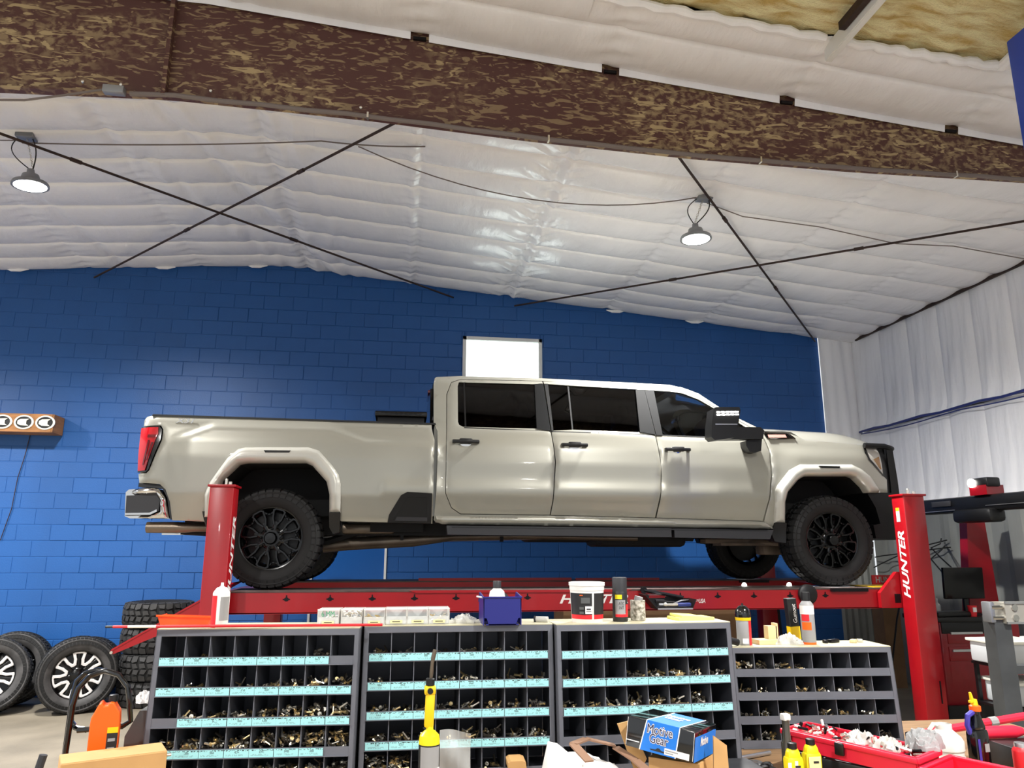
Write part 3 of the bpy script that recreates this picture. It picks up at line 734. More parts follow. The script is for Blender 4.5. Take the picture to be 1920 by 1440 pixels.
P_door2 = [(1.361,3.457),(1.392,2.915),(1.415,2.73),(1.425,2.61),(1.396,2.231),(1.376,2.118),(2.395,2.1),(2.444,2.345),(2.462,2.599),(2.428,2.893),(2.398,3.452)]
P_win2a = [(1.378,3.421),(1.609,3.412),(1.606,2.937),(1.398,2.92)]
P_win2 = [(1.609,3.412),(2.303,3.394),(2.276,2.928),(1.606,2.937)]
P_pil2 = [(2.303,3.394),(2.389,3.394),(2.421,2.906),(2.276,2.928)]
P_door3 = [(2.396,3.409),(2.498,3.407),(2.669,3.404),(2.803,3.385),(2.963,3.319),(3.136,3.201),(3.277,3.104),(3.354,3.065),(3.527,2.954),(3.568,2.843),(3.591,2.744),(3.586,2.519),(3.541,2.282),(3.49,2.077),(2.408,2.101),(2.442,2.27),(2.464,2.501),(2.461,2.674),(2.435,2.891)]
P_pil3 = [(2.4,3.394),(2.495,3.39),(2.502,2.918),(2.499,2.898),(2.442,2.9)]
P_win3 = [(2.495,3.387),(2.666,3.385),(2.8,3.368),(2.96,3.304),(3.133,3.189),(3.274,3.091),(3.35,3.048),(3.495,2.943),(3.482,2.891),(2.975,2.893),(2.496,2.908)]
P_fender = [(3.542,2.951),(3.639,2.968),(3.865,2.967),(3.93,2.923),(3.997,2.883),(4.361,2.864),(4.631,2.842),(4.622,2.765),(4.646,2.7),(4.8,2.538),(4.845,2.499),(4.836,2.368),(4.692,2.366),(4.651,2.472),(4.539,2.567),(4.453,2.585),(3.933,2.576),(3.844,2.539),(3.714,2.41),(3.68,2.3),(3.678,2.063),(3.683,2.006),(3.611,2.006),(3.503,2.07),(3.554,2.283),(3.601,2.519),(3.604,2.745),(3.581,2.843)]
P_fflareO = [(3.598,2.058),(3.606,2.358),(3.641,2.421),(3.772,2.573),(3.88,2.628),(4.432,2.638),(4.53,2.594),(4.627,2.523),(4.717,2.388),(4.723,2.363)]
P_fflareI = [(4.578,2.361),(4.546,2.418),(4.452,2.509),(4.401,2.525),(3.92,2.517),(3.848,2.48),(3.737,2.36),(3.706,2.266),(3.709,2.059)]
P_fflap = [(3.606,2.059),(3.717,2.059),(3.71,1.867),(3.597,1.882),(3.567,1.958)]
P_fmarker = [(4.049,2.613),(4.273,2.612),(4.267,2.592),(4.077,2.592)]
P_hood = [(3.61,2.988),(3.865,2.97),(4.213,2.961),(4.635,2.893),(4.889,2.839)]
P_headl = [(4.638,2.82),(4.777,2.819),(4.797,2.769),(4.795,2.555),(4.648,2.708)]
P_nose = [(4.641,2.847),(4.891,2.846),(4.93,2.823),(4.917,2.768),(4.867,2.745),(4.926,2.557),(4.95,2.492),(4.936,2.369),(4.836,2.368),(4.845,2.499),(4.798,2.551),(4.798,2.772),(4.778,2.823)]
P_fbump = [(4.608,2.362),(4.921,2.366),(4.927,2.219),(4.934,2.061),(4.907,1.902),(4.655,1.914),(4.641,2.043),(4.717,2.059),(4.685,2.216)]
P_badge = [(3.562,2.948),(3.835,2.955),(3.88,2.897),(3.773,2.888),(3.669,2.885),(3.586,2.894)]
P_badgein = [(3.604,2.932),(3.79,2.937),(3.799,2.906),(3.608,2.901)]
P_handles = [(0.564,2.787),(1.606,2.777),(2.633,2.754)]
P_mirror = [(2.915,3.124),(2.94,3.137),(3.174,3.144),(3.184,3.115),(3.15,2.961),(3.126,2.944),(3.107,2.845),(2.908,2.816),(2.875,2.847),(2.883,2.954)]
P_mirrorarm = [(3.056,2.964),(3.427,2.97),(3.463,2.94),(3.444,2.856),(3.0,2.842)]
P_mirrorlow = [(3.295,2.842),(3.467,2.879),(3.446,2.747),(3.384,2.727),(3.326,2.737),(3.296,2.793)]
P_toolbox = [(-0.286,3.069),(0.196,3.059),(0.198,2.973),(-0.281,2.975)]
P_cabback = [(0.283,3.53),(0.205,3.314),(0.208,3.117),(0.275,3.026)]
P_exh = [(-2.228,1.987),(-2.198,2.05),(-2.17,1.925)]
P_step = [(0.401,2.021),(3.551,1.992),(3.515,1.9),(0.411,1.936)]
P_pil1 = [(1.263, 3.416), (1.351, 3.425), (1.384, 2.918), (1.25, 2.934)]; P_pil2 = [(2.303, 3.394), (2.397, 3.397), (2.429, 2.905), (2.276, 2.928)]; P_pil3 = [(2.399, 3.394), (2.495, 3.39), (2.502, 2.918), (2.499, 2.898), (2.437, 2.90)]
P_flareI = P_flareI[:6]+[(-1.453, 2.536), (-1.59, 2.39), (-1.62, 2.276), (-1.625, 2.06)]
P_bed = [(min(x, .245 if z > 2.88 else .272), z) for x, z in P_bed]; P_cut = [(min(x, .262), z) for x, z in P_cut]
bed = panels('bed_side', P_bed, [], 'truck_paint', res=.035, lip=.04, crown=(.008, .02), smooth=40)
panels('bed_side_step', P_cut, [], 'plastic_black', off=-.016, lip=.08)
panels('step_pocket', P_cutin, [], 'liner_black', off=-.018, lip=.02)
panels('step_ledge', [(-.07, 2.052), (.225, 2.05), (.225, 2.085), (-.05, 2.088)], [], 'plastic_dark', off=-.022, lip=.03)
lampo = panels('tail_lamp', P_lamp, [], 'gloss_black', off=-.012, res=.05, lip=.08)
inl = [(x*.9-.226+.0, z) for x, z in P_lamp]
red = [(-2.345, 2.855), (-2.18, 2.858), (-2.172, 2.80), (-2.19, 2.735), (-2.248, 2.47), (-2.318, 2.468), (-2.332, 2.611)]
panels('red_lens', red, [], 'lamp_red', off=-.022, res=.04, lip=.03, parent=lampo)
for q in ([(-2.26, 2.79), (-2.185, 2.79), (-2.19, 2.765), (-2.26, 2.765)], [(-2.25, 2.74), (-2.235, 2.74), (-2.262, 2.52), (-2.275, 2.52)], [(-2.215, 2.72), (-2.2, 2.72), (-2.238, 2.56), (-2.25, 2.56)]):
    panels('lens_bar', q, [], 'lamp_red_dark', off=-.027, res=.05, lip=.01, parent=lampo, both=False)
panels('wheel_flare', P_flareO+P_flareI, [], 'flare_paint', off=-.022, res=.022, lip=.09, crown=(.042, .045), smooth=45)
panels('wheel_flare', P_fflareO+P_fflareI, [], 'flare_paint', off=-.022, res=.022, lip=.09, crown=(.042, .045), smooth=45)
inset = lambda p, k: p
panels('flare_marker', P_marker, [], 'gloss_black', off=-.068, lip=.02, both=False); panels('flare_marker', P_fmarker, [], 'gloss_black', off=-.068, lip=.02, both=False)
panels('rock_guard', P_flap, [], 'plastic_black', off=-.04, lip=.12); panels('rock_guard', P_fflap, [], 'plastic_black', off=-.04, lip=.12)
panels('rock_guard', [(-1.73, 2.12), (-1.63, 2.12), (-1.63, 2.0), (-1.70, 1.98)], [], 'plastic_black', off=-.04, lip=.1)
panels('cab_shell', P_cab, [P_hole], 'truck_paint', res=.05, lip=.05, smooth=40)
panels('rocker_panel', [(.30, 2.098), (1.37, 2.098), (2.40, 2.082), (3.50, 2.062), (3.60, 2.004), (2.145, 2.012), (.36, 2.026), (.295, 2.05)], [], 'truck_paint', off=-.03, res=.03, lip=.06, crown=(.02, .03), smooth=50)
for nm, dp, wins, pil in (('door', P_door1, [(P_win1, 'glass_dark')], [P_pil1]), ('door', P_door2, [(P_win2a, 'glass_dark'), (P_win2, 'glass_dark')], [P_pil2]), ('door', P_door3, [(P_win3, 'glass_light')], [P_pil3])):
    hole = [P_win1] if dp is P_door1 else ([[P_win2a[0], P_pil2[1], P_pil2[2], P_win2a[3]]] if dp is P_door2 else [[P_pil3[0]]+P_win3[:]+[P_pil3[4]]])
    if dp is P_door3: hole = [[(2.403, 3.392), (2.495, 3.389)]+P_win3[1:6]+[(3.345, 3.046), (3.478, 2.945), (3.47, 2.896), (2.975, 2.893), (2.445, 2.903)]]
    elif dp is P_door2: hole = [[(1.372, 3.424), (1.609, 3.414), (2.303, 3.397), (2.386, 3.396), (2.419, 2.906), (2.276, 2.926), (1.606, 2.935), (1.40, 2.919)]]
    elif dp is P_door1: hole = [P_win1[:2]+[(1.338, 3.43), (1.373, 2.925)]+P_win1[2:]]
    d = panels(nm, dp, hole, 'truck_paint', res=.04, lip=.05, both=True, crown=(.006, .016), smooth=40)
    for wp, gm in wins: panels('window', wp, [], gm, off=.014, res=.1, lip=.006, parent=d)
    for pp in pil: panels('pillar_trim', pp, [], 'pillar_black', off=-.010, res=.12, lip=.03, parent=d)
    if dp is P_door2: panels('pillar_trim', [(1.363, 3.424), (1.40, 3.424), (1.412, 2.925), (1.394, 2.918)], [], 'plastic_black', off=-.010, lip=.03, parent=d)
    if dp is P_door2: panels('window_divider', [(1.600, 3.412), (1.616, 3.412), (1.612, 2.937), (1.598, 2.937)], [], 'plastic_black', off=.006, lip=.01, parent=d)
    if dp is P_door1: panels('window_divider', [(.552, 3.409), (.566, 3.409), (.572, 2.94), (.558, 2.94)], [], 'steel_black', off=.006, lip=.01, parent=d)
    i = [P_door1, P_door2, P_door3].index(dp); hx, hz = P_handles[i]
    mb = MB(); mb.box((hx, YN-.028, hz), (.255, .03, .034), bev=.012); mb.box((hx, YN-.026, hz+.004), (.13, .036, .05), bev=.016); mb.box((hx-.11, YN-.005, hz), (.03, .05, .03)); mb.box((hx+.11, YN-.005, hz), (.03, .05, .03)); tpart(mb, 'door_handle', 'plastic_black', None).parent = d
    mb = MB(); mb.lathe([(.055, 0), (.05, .006), (.02, .009)], (hx, YN+.012, hz-.018), 20, RXM, 1, .55); tpart(mb, 'handle_cup', 'chrome', None).parent = d
# belt weather strip
panels('belt_strip', [(.55, 2.934), (1.40, 2.917), (2.43, 2.905), (3.47, 2.893), (3.47, 2.885), (2.43, 2.895), (1.40, 2.907), (.55, 2.924)], [], 'plastic_black', off=-.004, res=.2, lip=.02)
panels('front_fender', P_fender, [], 'truck_paint', res=.035, lip=.04, crown=(.006, .016), smooth=40)
fe = panels('fender_emblem', P_badge, [], 'gloss_black', off=-.012, lip=.02); panels('emblem_plate', P_badgein, [], 'emblem_pink', off=-.018, lip=.01, parent=fe)
panels('emblem_trim', [(3.57, 2.957), (3.82, 2.962), (3.885, 2.905), (3.892, 2.892), (3.872, 2.892), (3.812, 2.951), (3.57, 2.946)], [], 'chrome', off=-.020, lip=.015, parent=fe); panels('emblem_trim', [(3.595, 2.898), (3.86, 2.902), (3.86, 2.893), (3.70, 2.891), (3.68, 2.882), (3.60, 2.882)], [], 'chrome', off=-.020, lip=.015, parent=fe)
b = text('X31', .062, 'chrome', truck, Vector((-1.965, 6.985, 2.922))-TO, (PI/2, 0, 0), 'bed_badge', .3, .003, sx=1.5)
hl = panels('headlamp', P_headl, [], 'headlight', off=-.006, res=.05, lip=.05)
panels('lamp_amber', [(4.70, 2.70), (4.775, 2.73), (4.78, 2.60), (4.765, 2.60)], [], 'amber', off=-.010, lip=.01, parent=hl)
panels('lamp_surround', [(4.62, 2.835), (4.79, 2.832), (4.785, 2.815), (4.645, 2.815), (4.655, 2.705), (4.795, 2.55), (4.80, 2.53), (4.64, 2.69)], [], 'gloss_black', off=-.010, lip=.04, parent=hl)
panels('nose_side', P_nose, [], 'plastic_black', off=.0, res=.06, lip=.06)
# front fascia, grille bars, hood, cowl
xf = lambda y: 4.86+.22*(1-min(1, abs(y-YC)/1.0)**2)
mb = MB(); mb.grid(lambda u, v: (xf(7.02+1.94*u)+.02*math.sin(v*PI), 7.02+1.94*u, 2.30+v*.52), 16, 6); fas = tpart(mb, 'front_fascia', 'plastic_black')
for k in range(5):
    mb = MB(); mb.tube([(xf(y)+.03, y, 2.42+.08*k) for y in [7.25+1.48*i/10 for i in range(11)]], .02, 6); tpart(mb, 'grille_bar', 'gloss_black', fas)
def hoodf(u, v):
    y = 7.0+1.98*v; x = 3.56+u*(xf(y)-.01-3.56); e = min(1, abs(y-YC)/.99)
    ze = 2.965-.09*ss(x, 3.85, 4.05)-.05*max(0, x-4.0) if e > .9 else 0
    edge = 2.968-.088*ss(x, 3.84, 4.02)-.055*max(0, x-4.0); crown = 3.055-.035*max(0, x-3.9)-.16*max(0, (x-4.45)/.62)**2.2
    return (x, y, edge+(crown-edge)*ss(1-e, 0, .42))
mb = MB(); mb.grid(hoodf, 26, 26); tpart(mb, 'hood', 'truck_paint', smooth=50)
mb = MB()
for zc in (2.825,): mb.tube([(4.62, 6.955, 2.84), (4.84, 6.95, 2.835), (4.95, 7.0, 2.82), (5.06, 7.25, 2.815), (5.14, 7.6, 2.81), (5.16, YC, 2.81), (5.14, 8.38, 2.81), (5.06, 8.73, 2.815), (4.95, 8.98, 2.82), (4.84, 9.03, 2.835), (4.62, 9.03, 2.84)], .028, 8)
tpart(mb, 'grille_guard_tube', 'steel_black')
for y in (6.99, 7.45, 8.53, 8.99):
    mb = MB(); e = xf(y)+.04 if y in (7.45, 8.53) else 4.87; mb.prism([(e, 2.82), (e+.07, 2.82), (e+.09, 2.5), (e+.10, 2.05), (e, 2.05), (e+.01, 2.5)], y-.02, y+.02); tpart(mb, 'grille_guard_upright', 'steel_black', None, None)
mb = MB(); mb.prism(P_fbump, 6.965, 9.015); mb.prism([(4.92, 2.36), (5.08, 2.33), (5.10, 2.0), (4.92, 1.92)], 7.2, 8.78); tpart(mb, 'front_bumper', 'steel_black', None, 30)
# windshield, roof, back of the cab, interior
AP = [(2.80, 3.45), (2.974, 3.375), (3.122, 3.262), (3.3, 3.135), (3.513, 3.02)]
def wsf(u, v):
    k = v*(len(AP)-1); i = min(int(k), len(AP)-2); t = k-i; x = AP[i][0]+(AP[i+1][0]-AP[i][0])*t; z = AP[i][1]+(AP[i+1][1]-AP[i][1])*t
    y0 = YN+dep(x, z)+.015; y = y0+(2*YC-2*y0)*u; c = math.sin(u*PI)
    return (x+.12*c, y, z+.03*c)
mb = MB(); mb.grid(wsf, 16, 10); tpart(mb, 'windshield', 'glass_light', None, 60)
RT = [(.262, 3.40), (.29, 3.455), (.526, 3.485), (1.364, 3.495), (2.264, 3.478), (2.691, 3.464), (2.82, 3.432)]
def rooff(u, v):
    k = u*(len(RT)-1); i = min(int(k), len(RT)-2); t = k-i; x = RT[i][0]+(RT[i+1][0]-RT[i][0])*t; z = RT[i][1]+(RT[i+1][1]-RT[i][1])*t
    y0 = YN+dep(x, z); y = y0+(2*YC-2*y0)*v
    return (x+.12*math.sin(v*PI)*u, y, z+.045*math.sin(v*PI)**.6)
mb = MB(); mb.grid(rooff, 24, 14); tpart(mb, 'roof', 'truck_paint', None, 50)
mb = MB(); mb.prism([(7.03, 2.1), (8.95, 2.1), (8.93, 2.95), (8.74, 3.42), (7.24, 3.42), (7.05, 2.95)], .27, .31, 'x'); back = tpart(mb, 'cab_back', 'truck_paint', None, None)
mb = MB(); mb.prism([(7.28, 3.0), (8.70, 3.0), (8.58, 3.38), (7.40, 3.38)], .235, .27, 'x'); tpart(mb, 'rear_window', 'gloss_black', back, None)
mb = MB(); mb.box((.245, YC, 3.425), (.05, .5, .035), bev=.01); tpart(mb, 'brake_lamp', 'lamp_red_dark', back)
mb = MB(); mb.box((1.95, YC, 2.2), (3.2, 1.86, .06)); mb.grid(lambda u, v: (.4+2.3*u, 7.3+1.38*v, 3.42), 2, 2); mb.box((3.4, YC, 2.72), (.3, 1.7, .36), bev=.08); mb.box((.36, YC, 2.7), (.06, 1.7, .9)); tpart(mb, 'cabin_lining', 'seat', None)
for x in (2.55, 1.5, .62):
    for y in (7.48, 8.5):
        mb = MB(); mb.box((x, y, 2.45), (.5, .52, .2), bev=.06); mb.box((x-.24, y, 2.78), (.16, .5, .66), (0, -.18, 0), bev=.06); mb.box((x-.32, y, 3.17), (.1, .26, .18), (0, -.18, 0), bev=.04); tpart(mb, 'seat', 'seat', None)
mb = MB(); mb.tube([(3.05+.05*math.sin(a)*.3, 8.5+.19*math.cos(a), 2.85+.19*math.sin(a)) for a in [k*PI/8 for k in range(17)]], .014, 6); tpart(mb, 'steering_wheel', 'plastic_black', None)
mb = MB(); mb.box((3.02, YC, 3.24), (.03, .22, .06), bev=.012); tpart(mb, 'rear_view_mirror', 'gloss_black', None)
# mirrors: towing style, black with lit bars
for s in (1, -1):
    fy = (lambda y: y) if s == 1 else (lambda y: 2*YC-y)
    mb = MB(); mb.prism(P_mirror, fy(6.68), fy(6.85), scale1=.97); mr = tpart(mb, 'side_mirror', 'plastic_black', None, 30)
    mb = MB(); mb.prism(P_mirrorarm, fy(6.78), fy(6.90)); mb.prism(P_mirrorlow, fy(6.84), fy(7.02)); tpart(mb, 'mirror_arm', 'plastic_black', mr, 30)
    if s == 1:
        for k, z in enumerate((3.088, 3.062)):
            for j in range(5): mb = MB(); mb.box((2.958+.046*j, 6.676, z+.002*j), (.034, .008, .012)); tpart(mb, 'lamp_segment', 'led', mr, None)
        mb = MB(); mb.prism([(2.92, 2.975), (3.14, 2.98), (3.14, 2.968), (2.92, 2.963)], 6.674, 6.682); tpart(mb, 'mirror_seam', 'alu', mr, None)
# bed: tailgate, liner, rail caps, tool chest
mb = MB(); mb.box((-2.30, YC, 2.65), (.06, 1.86, .58), bev=.02); tg = tpart(mb, 'tailgate', 'truck_paint', None)
mb = MB(); mb.box((-1.0, YC, 2.42), (2.55, .94, .04)); mb.box((.225, YC, 2.66), (.04, 1.8, .5)); mb.box((-1.0, 7.1, 2.77), (2.55, .03, .3)); mb.box((-1.0, 8.88, 2.77), (2.55, .03, .3)); mb.box((-1.0, 7.28, 2.635), (2.55, .4, .03)); mb.box((-1.0, 8.70, 2.635), (2.55, .4, .03)); mb.box((-1.0, 7.52, 2.53), (2.55, .03, .22)); mb.box((-1.0, 8.46, 2.53), (2.55, .03, .22)); tpart(mb, 'bed_liner', 'plastic_black', None)
for s in (1, -1):
    fy = (lambda y: y) if s == 1 else (lambda y: 2*YC-y)
    mb = MB(); mb.prism([(-2.26, 2.968), (-2.25, 2.982), (.28, 2.966), (.285, 2.950)], fy(7.005), fy(7.12)); tpart(mb, 'bed_rail_cap', 'plastic_black', None, None)
mb = MB(); mb.box((-.045, YC, 2.93), (.44, 1.78, .2)); tc_ = tpart(mb, 'tool_chest', 'steel_black', None, None)
mb = MB(); mb.box((-.045, YC, 3.05), (.49, 1.94, .05), bev=.012)
for i in range(11): mb.box((-.27+.045*i, 7.03, 3.05), (.02, .02, .03), (0, .8 if i % 2 else -.8, 0))
tpart(mb, 'chest_lid', 'rim_black', tc_)
# bumpers, exhaust, hitch, running boards
bp = [(x, z) for x, z in P_bumperR]
mb = MB(); mb.prism(bp, 6.99, 8.99)
rb = tpart(mb, 'rear_bumper', 'chrome', None, 25)
panels('bumper_corner', bp, [[(x, z) for x, z in P_bumperin]], 'chrome', off=-.015, res=.02, lip=.06, parent=rb, crown=(.035, .04), smooth=50)
mb = MB(); mb.prism(P_bumperin, 6.955, 6.99); tpart(mb, 'bumper_insert', 'plastic_dark', rb, None)
mb = MB(); mb.prism([(-2.37, 2.10), (-2.17, 2.106), (-2.115, 2.135), (-2.112, 2.115), (-2.165, 2.088), (-2.37, 2.084)], 6.938, 6.96); tpart(mb, 'bumper_edge', 'chrome', rb, 25)
mb = MB(); mb.prism([(-1.995, 2.05), (-2.02, 2.2), (-2.06, 2.30), (-2.12, 2.35), (-2.3, 2.362), (-2.3, 2.33), (-2.1, 2.32), (-2.05, 2.235), (-2.01, 2.05)], 6.985, 7.1); tpart(mb, 'bumper_filler', 'plastic_black', None, None)
mb = MB(); mb.lathe([(.040, 0), (.048, .0), (.05, .25), (.046, .33), (.036, .42), (.036, .8)], (-2.235, 7.12, 1.985), 20, Matrix.Rotation(PI/2, 3, 'Y'), caps=False); mb.lathe([(.038, .0), (.036, .4)], (-2.235, 7.12, 1.985), 20, Matrix.Rotation(PI/2, 3, 'Y')); tpart(mb, 'exhaust_tip', 'exhaust', None)
mb = MB(); mb.box((-2.2, YC, 1.98), (.3, .09, .09)); mb.tube([(-2.33+.02*math.cos(a), 7.5, 2.0+.04*math.sin(a)) for a in [k*PI/6 for k in range(13)]], .008, 6); mb.box((-2.25, 7.5, 2.0), (.12, .04, .06)); tpart(mb, 'hitch', 'chrome', None)
for s in (1, -1):
    fy = (lambda y: y) if s == 1 else (lambda y: 2*YC-y)
    mb = MB(); mb.prism([(.40, 2.012), (2.53, 2.0), (2.53, 1.918), (.41, 1.932)], fy(6.93), fy(7.08)); tpart(mb, 'running_board', 'plastic_dark', None, None)
    mb = MB(); mb.prism([(2.56, 1.998), (3.56, 1.99), (3.52, 1.902), (2.56, 1.915)], fy(6.93), fy(7.08)); tpart(mb, 'running_board_end', 'plastic_dark', None, None)
    mb = MB(); mb.bar((.45, fy(6.935), 2.0), (3.5, fy(6.935), 1.985), .02, .012); tpart(mb, 'board_trim', 'plastic_black', None, None)
# underside
for y in (7.45, 8.53):
    mb = MB(); mb.box((1.3, y, 2.0), (6.6, .08, .14)); tpart(mb, 'frame_rail', 'under', None, None)
mb = MB(); mb.box((1.6, YC, 2.06), (4.2, 1.86, .04)); mb.box((4.15, YC, 2.3), (1.2, 1.0, .52)); mb.box((3.6, YC, 2.06), (.2, 1.0, .1))
for x in (-2.0, -.4, .4, 1.4, 2.4, 3.3): mb.box((x, YC, 1.98), (.1, 1.0, .1))
tpart(mb, 'floor_pan', 'under', None, None)
mb = MB(); mb.tube([(-.75, 7.55, 1.82), (-.5, 7.55, 1.85), (.1, 7.55, 1.885), (.35, 7.55, 1.905), (.5, 7.55, 1.92), (1.1, 7.55, 1.93)], [.055, .06, .062, .045, .034, .034], 14); mb.tube([(1.1, 7.55, 1.93), (2.4, 7.6, 1.915)], .028, 12); mb.tube([(-2.0, 7.12, 1.985), (-1.6, 7.14, 2.0), (-1.2, 7.5, 2.06), (-.75, 7.55, 1.83)], .036, 10)
mb.box((-.32, 7.50, 1.99), (.5, .3, .1), bev=.03); tpart(mb, 'exhaust_pipe', 'exhaust', None)
for bc, bs in (((.0, 7.42, 1.955), (.03, .03, .14)), ((.98, 7.5, 1.90), (.03, .06, .05)), ((-.05, 7.35, 2.0), (.5, .06, .08))): mb = MB(); mb.box(bc, bs); tpart(mb, 'exhaust_hanger', 'under', None, None)
mb = MB(); mb.tube([(-1.1, YC, 1.9), (2.2, YC, 1.98)], .06, 12); tpart(mb, 'driveshaft', 'alu', None)
mb = MB(); mb.tube([(-1.14, 7.2, 1.895), (-1.14, 8.78, 1.895)], .06, 12); mb.lathe([(.0, -.17), (.1, -.15), (.17, 0), (.1, .15), (.0, .17)], (-1.14, YC, 1.895), 16); tpart(mb, 'rear_axle', 'under', None)
for y in (7.5, 8.48): mb = MB(); mb.tube([(-1.9, y, 2.0), (-1.5, y, 1.86), (-1.14, y, 1.83), (-.7, y, 1.87), (-.3, y, 2.0)], .035, 6); tpart(mb, 'leaf_spring', 'under', None)
mb = MB(); mb.box((2.5, YC, 1.93), (1.0, .5, .2), bev=.06); mb.box((1.7, 8.2, 1.95), (.8, .4, .14), bev=.05); mb.box((2.2, 7.75, 1.90), (.35, .3, .12), bev=.03); tpart(mb, 'transmission', 'under', None)
mb = MB(); mb.box((3.4, 7.45, 1.885), (.7, .14, .04)); mb.box((3.5, 7.45, 1.855), (.6, .2, .025)); mb.tube([(3.1, 7.5, 1.9), (4.0, 7.3, 1.86)], .03, 8); mb.tube([(3.8, 7.3, 1.86), (4.16, 7.28, 1.84)], .03, 8); mb.box((3.85, 7.6, 1.80), (.25, .2, .1), bev=.03); tpart(mb, 'control_arm', 'under_tan', None)
mb = MB(); mb.tube([(4.16, 7.2, 1.9), (4.16, 8.78, 1.9)], .05, 10); mb.box((4.1, YC, 1.92), (.4, .4, .25), bev=.08); tpart(mb, 'front_axle', 'under', None)
# wheel-house liners: arch-shaped tunnels closed inboard
for poly in (P_flareI, P_fflareI):
    for far in (0, 1):
        fy = (lambda y: y) if not far else (lambda y: 2*YC-y)
        n = len(poly); mb = MB()
        mb.add([(x, fy(6.99), z) for x, z in poly]+[(x, fy(7.5), z) for x, z in poly], [(i, i+1, n+i+1, n+i) for i in range(n-1)]+[tuple(range(n, 2*n))]); tpart(mb, 'wheel_house', 'liner_black', None, None)
# wheels
tm = tire_mb(.44, .272, .31, 20).mesh('tire', ['tire', 'black_rubber'], 40); rm = truck_rim().mesh('wheel', 'rim_black', 40)
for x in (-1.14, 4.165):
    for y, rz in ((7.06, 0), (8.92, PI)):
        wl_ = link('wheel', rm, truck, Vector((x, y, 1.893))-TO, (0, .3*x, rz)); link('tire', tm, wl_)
        mb = MB(); mb.lathe([(.225, .0), (.225, .02), (.08, .03)], n=28, R=RXM); mb.build('brake_disc', 'steel_black', wl_)  # disc coloured near black, standing in for shade between the spokes
# ================================================================ four-post lift
LO = Vector((1.6, 8.1, 0))
lift = thing('vehicle_lift', 'red four-post vehicle lift with raised runways under the pickup truck', 'vehicle lift', LO)
def lp(mb, name, m, parent=None, smooth=None, **t):
    mb.v = [tuple(Vector(p)-LO) for p in mb.v]; return mb.build(name, m, parent or lift, smooth, **t)
DT = 1.455
for (x0, x1, y0, y1) in ((-1.584, -1.39, 6.50, 6.70), (4.663, 4.878, 6.50, 6.68), (-1.584, -1.39, 9.52, 9.72), (4.663, 4.878, 9.52, 9.70)):
    mb = MB(); cx, cy = (x0+x1)/2, (y0+y1)/2; mb.box((cx, cy, 1.155), (x1-x0, y1-y0, 2.31), bev=.012); p = lp(mb, 'post', 'red_lift', None, 30)
    mb = MB(); mb.box((cx, cy, 2.312), (x1-x0+.03, y1-y0+.03, .02), bev=.004); lp(mb, 'post_cap', 'red_lift', p, 30)
    mb = MB(); mb.box((cx, cy, .008), (.34, .34, .016)); lp(mb, 'base_plate', 'red_dark', p)
    mb = MB(); mb.lathe([(.012, 0), (.012, .05), (.006, .06)], (cx+.01, cy, 2.32), 8); mb.lathe([(.014, 0), (.014, .03)], (cx+.05, cy-.03, 2.32), 8); lp(mb, 'cable_anchor', 'zinc', p)
    if y0 < 7:
        if x0 > 0:
            textfit('HUNTER', .60, .085, 'decal_white', p, Vector((x0-.001, 6.588, 1.675))-LO, basis((0, 0, 1), (0, 1, 0)), shear=.25, bold=.025)
            mb = MB(); mb.box((x0-.002, 6.60, 2.13), (.003, .05, .13)); s_ = lp(mb, 'warning_sticker', 'decal_white', p); mb = MB(); mb.box((x0-.003, 6.60, 2.18), (.003, .048, .03)); lp(mb, 'sticker_band', 'decal_yellow', p)
            mb = MB(); mb.box((x0+.16, y0-.001, .56), (.012, .006, .19)); lp(mb, 'slot', 'tool_dark', p)
        else: textfit('HUNTER', .68, .10, 'decal_white', p, Vector((x1+.001, 6.60, 1.72))-LO, basis((0, 0, 1), (0, -1, 0)), shear=.25, bold=.025)
